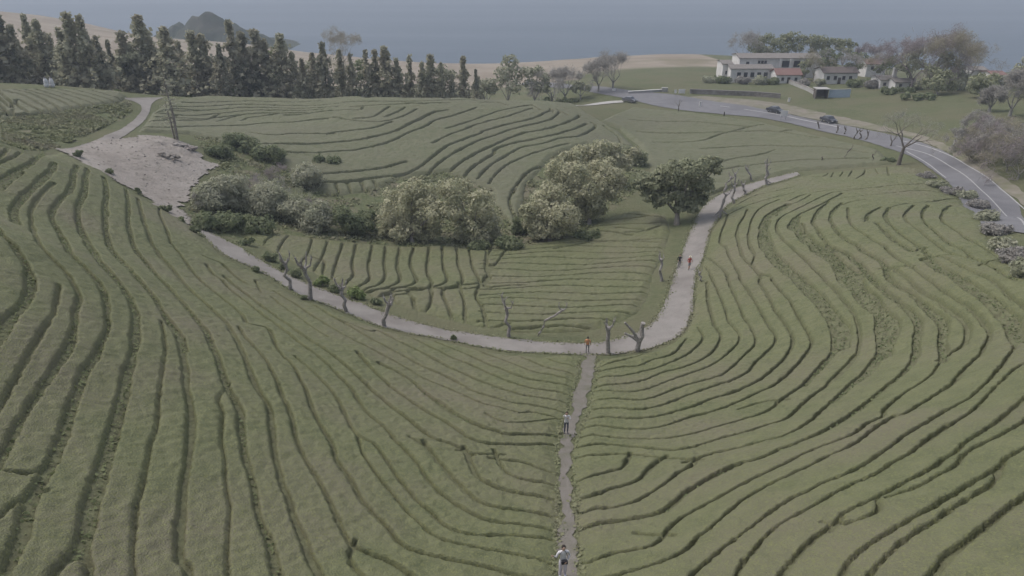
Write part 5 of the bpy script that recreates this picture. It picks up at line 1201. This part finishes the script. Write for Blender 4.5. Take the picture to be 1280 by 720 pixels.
for i, (u, v) in enumerate([(59, 109), (66, 109)]):
    p = np.array(G(u, v)); t = thing('harvest_sack', tuple(p), ['white bulging sack on the far left tea field, left of two', 'white bulging sack on the far left tea field, right of two'][i], 'sack', 'white sacks on the far left field'); b = MB(); b.ball((0, 0, .95), (.42, .42, .75), 10); b.ball((0, 0, .4), (.5, .45, .5), 10); part('bag', b, 'wcloth', t); b = MB(); b.tube([(0, 0, 1.6), (0, 0, 1.85)], [.1, .2], 7); part('neck', b, 'greycloth', t)

# ------------------------------------------------------------------ cars
def car(u, v, rz, paint, label):
    p = np.array(G(u, v)); p[2] += .1; t = thing('parked_car' if False else 'car', tuple(p), label, 'car', 'cars on the road', rz); L_, W_ = 3.9, 1.65
    prof = [(-1.95, .35), (-1.95, .78), (-1.8, .92), (-1.35, .98), (-.75, 1.40), (.45, 1.43), (1.05, .98), (1.75, .84), (1.95, .62), (1.95, .35)]
    b = MB(); n = len(prof); vs = []
    for y in (-1, 1):
        for x, z in prof: vs.append((x, y*W_/2*(1 if z < 1.0 else .82), z))
    fs = [tuple(range(n)), tuple(range(2*n-1, n-1, -1))]+[(i, i+n, (i+1) % n+n, (i+1) % n) for i in range(n)]
    b.add(vs, fs); part('body', b, paint, t)
    for y in (-1, 1):
        g = MB(); yo = y*(W_/2*.91+.012); g.add([(-1.1, y*(W_/2+.006), 1.0), (.95, y*(W_/2+.006), 1.0), (.42, y*(W_/2*.84+.012), 1.36), (-.72, y*(W_/2*.84+.012), 1.34)], [(0, 1, 2, 3) if y < 0 else (3, 2, 1, 0)]); part('side_window', g, 'glass', t)
    for x0, z0, x1, z1 in ((1.07, 1.0, .49, 1.40), (-1.36, 1.0, -.78, 1.38)):
        s = .014 if x0 > 0 else -.014; g = MB(); g.add([(x0+s, -.66, z0), (x0+s, .66, z0), (x1+s, .58, z1), (x1+s, -.58, z1)], [(0, 1, 2, 3) if x0 > 0 else (3, 2, 1, 0)]); part('windscreen' if x0 > 0 else 'rear_window', g, 'glass', t)
    for x in (-1.2, 1.2):
        for y in (-1, 1):
            w = MB(); w.tube([(x, y*.62, .31), (x, y*.84, .31)], .31, 14); wo = part('wheel', w, 'rubber', t); r = MB(); r.tube([(x, y*.83, .31), (x, y*.85, .31)], .18, 10); part('rim', r, 'metal', wo)
    for y in (-.55, .55):
        h = MB(); h.box((1.9, y, .68), (.14, .35, .14)); part('headlight', h, 'lamp', t); h = MB(); h.box((-1.93, y, .72), (.08, .3, .14)); part('tail_light', h, 'red', t)
def road_dir(u0, v0, u1, v1): a = G(u0, v0); b = G(u1, v1); return math.atan2(b[1]-a[1], b[0]-a[0])
car(1035, 153.5, road_dir(1012, 151, 1056, 160), 'darkcar', 'dark car on the road behind the row of short stumps')
car(968, 141, road_dir(956, 141, 990, 147), 'darkcar', 'dark car half hidden behind the white signboard on two posts')
car(787, 128, road_dir(777, 124, 800, 127), 'greycar', 'grey-brown car at the end of the pale lane, left of the junction')

# ------------------------------------------------------------------ people
def person(u, v, rz, label, pose, cols, name='person', h=1.7, hat=None, hair=True, long_hair=False, off=.06):
    p = np.array(G(u, v)); p[2] += off; t = thing(name, tuple(p), label, 'person', None, rz)
    sk = pose; me = bpy.data.meshes.new('skeleton'); names = list(sk['j']); J = [sk['j'][n] for n in names]
    me.from_pydata([j[:3] for j in J], [(names.index(a), names.index(b)) for a, b in sk['e']], [])
    o = bpy.data.objects.new('skeleton', me); col.objects.link(o); md = o.modifiers.new('s', 'SKIN'); sd = me.skin_vertices[0].data
    for i, j in enumerate(J): sd[i].radius = (j[3], j[4] if len(j) > 4 else j[3])
    sd[names.index('pelvis')].use_root = True; o.modifiers.new('d', 'SUBSURF').levels = 2
    dg = bpy.context.evaluated_depsgraph_get(); dg.update(); b = bmesh.new(); b.from_mesh(bpy.data.meshes.new_from_object(o.evaluated_get(dg)))
    bpy.data.objects.remove(o)
    # head with face, hands with fingers
    hd = np.array(sk['j']['head'][:3]); mb = MB(); mb.ball(hd, (.078, .098, .118), 12); mb.add([(hd[0]-.014, hd[1]-.092, hd[2]-.015), (hd[0]+.014, hd[1]-.092, hd[2]-.015), (hd[0], hd[1]-.118, hd[2]-.022), (hd[0], hd[1]-.092, hd[2]+.02)], [(0, 2, 3), (2, 1, 3), (0, 1, 2)])
    for s in (-1, 1): mb.ball((hd[0]+s*.08, hd[1], hd[2]-.01), (.012, .02, .03), 6)
    for s in ('l', 'r'):
        w = np.array(sk['j']['hand_'+s][:3]); el = np.array(sk['j']['elbow_'+s][:3]); d = w-el; d /= np.linalg.norm(d); sd_ = np.cross(d, (0, 1, .2)); sd_ /= np.linalg.norm(sd_); n3 = np.cross(sd_, d)
        mb.tube([w-d*.01, w+d*.04, w+d*.085], [.026, .034, .03], 7)
        for kf, ln in zip((-1.5, -.5, .5, 1.5), (.06, .075, .08, .065)):
            b0 = w+d*.08+sd_*kf*.016; mb.tube([b0, b0+d*ln*.55+n3*.008, b0+d*ln*.9+n3*.03], [.009, .008, .006], 5)
        b0 = w+d*.03+sd_*.03; mb.tube([b0, b0+d*.03+sd_*.025, b0+d*.06+sd_*.03+n3*.01], [.011, .009, .007], 5)
    tmp = mb.mesh('tmp', M['skin']); nb_ = len(b.faces); b.from_mesh(tmp); b.faces.ensure_lookup_table()
    for i, f in enumerate(b.faces):
        c = f.calc_center_median(); f.smooth = True
        if i >= nb_: f.material_index = 0
        else: f.material_index = sk['region'](c)
    bm = bpy.data.meshes.new('body'); b.to_mesh(bm); b.free()
    for k in ('skin', cols[0], cols[1], cols[2]): bm.materials.append(M[k])
    link('body', bm, t)
    for s in (-1, 1): e = MB(); e.ball((hd[0]+s*.03, hd[1]-.088, hd[2]+.012), (.011, .01, .008), 6); e.build('eye', M['hair'], t)
    if hair:
        hh = MB(); hh.ball((hd[0], hd[1]+.022, hd[2]+.026), (.092, .098, .112), 12)
        if long_hair: hh.ball((hd[0], hd[1]+.065, hd[2]-.1), (.085, .05, .14), 10)
        hh.build('hair', M['hair'], t, True)
    if hat:
        hh = MB(); hh.tube([(hd[0], hd[1], hd[2]+.06), (hd[0], hd[1], hd[2]+.075)], .17, 14); hh.tube([(hd[0], hd[1], hd[2]+.065), (hd[0], hd[1], hd[2]+.15)], [.1, .08], 12); hh.build('hat', M[hat], t)
    return t
def pose(stride=0., la=None, ra=None, long_sleeve=True, shorts=False, wide=0.0):
    s = stride; w = wide
    j = dict(pelvis=(0, 0, .94, .135, .10), waist=(0, 0, 1.08, .125, .09), chest=(0, .01, 1.28, .155, .105), neckb=(0, .015, 1.43, .085, .07), neck=(0, .01, 1.49, .05), head=(0, -.01, 1.60, .06),
             hip_l=(-.09, 0, .88, .085+w), knee_l=(-.10, -s*.5-.02, .49, .058+w), ankle_l=(-.105, -s*.7+.03, .09, .042+w), toe_l=(-.12, -s*.7-.12, .035, .035),
             hip_r=(.09, 0, .88, .085+w), knee_r=(.10, s*.35-.02, .49, .058+w), ankle_r=(.105, s*.75+.05, .10, .042+w), toe_r=(.12, s*.75-.1, .035, .035),
             sh_l=(-.185, .01, 1.40, .06), sh_r=(.185, .01, 1.40, .06))
    la = la or [(-.25, .03, 1.13), (-.26, -.06, .90)]; ra = ra or [(.25, .03, 1.13), (.26, -.06, .90)]
    j['elbow_l'] = (*la[0], .042); j['hand_l'] = (*la[1], .03); j['elbow_r'] = (*ra[0], .042); j['hand_r'] = (*ra[1], .03)
    e = [('pelvis', 'waist'), ('waist', 'chest'), ('chest', 'neckb'), ('neckb', 'neck'), ('neck', 'head'), ('pelvis', 'hip_l'), ('hip_l', 'knee_l'), ('knee_l', 'ankle_l'), ('ankle_l', 'toe_l'), ('pelvis', 'hip_r'), ('hip_r', 'knee_r'), ('knee_r', 'ankle_r'), ('ankle_r', 'toe_r'), ('chest', 'sh_l'), ('chest', 'sh_r'), ('sh_l', 'elbow_l'), ('elbow_l', 'hand_l'), ('sh_r', 'elbow_r'), ('elbow_r', 'hand_r')]
    def seg(p, a, b): a, b = np.array(a[:3]), np.array(b[:3]); d = b-a; tt = np.clip((p-a)@d/(d@d), 0, 1); return np.linalg.norm(p-a-tt*d)
    def region(c):
        c = np.array(c)
        fore = min(seg(c, j['elbow_l'], j['hand_l']), seg(c, j['elbow_r'], j['hand_r'])); up = min(seg(c, j['sh_l'], j['elbow_l']), seg(c, j['sh_r'], j['elbow_r']))
        if fore < .06 and fore < up: return 1 if long_sleeve else 0
        if up < .07: return 1
        if c[2] > 1.465: return 0
        if c[2] > .93: return 1
        if c[2] < .10: return 3
        if shorts and c[2] < .52: return 0
        return 2
    return dict(j=j, e=e, region=region)
P1 = pose(.0, la=[(-.30, -.02, 1.16), (-.42, -.10, 1.30)], ra=[(.27, .02, 1.15), (.10, -.20, 1.06)], wide=.018)
person(703, 722, R(8), 'person in white shirt and pale wide trousers, nearest on the trail, at the bottom edge', P1, ('wcloth', 'lilac', 'wcloth'), long_hair=True, h=1.68)
pb = np.array(G(703, 722)); t = thing('waist_bag', (pb[0], pb[1], pb[2]+.06), 'black bag carried at the waist by the person in white', 'bag', None, R(8))
b = MB(); b.box((0.02, -.19, 1.02), (.26, .11, .17), 0, 0, .9); part('pouch', b, 'black', t); b = MB(); b.box((0.02, -.249, 1.06), (.22, .012, .05)); part('flap', b, 'black', t); b = MB(); b.tube([(-.12, -.16, 1.08), (-.17, -.10, 1.2), (-.16, -.09, 1.36), (-.06, -.03, 1.45)], .012, 5); b.tube([(.15, -.16, 1.08), (.17, -.10, 1.2), (.12, -.11, 1.36), (.05, -.04, 1.46)], .012, 5); part('strap', b, 'black', t)
P2 = pose(.0, la=[(-.24, -.16, 1.50), (-.14, -.26, 1.70)], ra=[(.24, -.15, 1.22), (.08, -.28, 1.40)])
person(707.5, 542.5, R(4), 'person in white top and dark jeans raising both hands, standing halfway down the trail', P2, ('wcloth', 'jeans', 'black'))
P3 = pose(.12, long_sleeve=False)
person(734, 442, R(170), 'person in orange shirt and dark trousers at the trail junction on the gravel path', P3, ('orange', 'greycloth', 'black'))
P4 = pose(.16, long_sleeve=True, shorts=True, la=[(-.27, .0, 1.14), (-.20, -.18, 1.0)], ra=[(.27, .0, 1.14), (.20, -.18, 1.0)])
person(861, 337.5, R(10), 'person in red jacket and pale hat walking on the gravel path', P4, ('red', 'greycloth', 'black'), hat='straw', hair=False)
P5 = pose(.14, la=[(-.27, .0, 1.14), (-.20, -.2, 1.05)])
person(848.5, 335.5, R(-8), 'person in black jacket and grey trousers walking left of the red-jacketed one', P5, ('black', 'greycloth', 'black'))

# ------------------------------------------------------------------ sea air
hz = MB(); hz.box((0, 2800, (SEA-7+9)/2), (9600, 6800, 9-(SEA-7))); hm = bpy.data.materials.new('sea_haze'); hm.use_nodes = True; nt = hm.node_tree
for n in list(nt.nodes):
    if n.type != 'OUTPUT_MATERIAL': nt.nodes.remove(n)
pv = nt.nodes.new('ShaderNodeVolumePrincipled'); pv.inputs['Color'].default_value = (.63, .70, .80, 1); pv.inputs['Density'].default_value = .00045; pv.inputs['Anisotropy'].default_value = .1
nt.links.new(pv.outputs[0], nt.nodes['Material Output'].inputs['Volume'])
tag(hz.build('haze', hm), 'thin bluish sea haze filling the air over fields and coast', 'haze', kind='stuff')
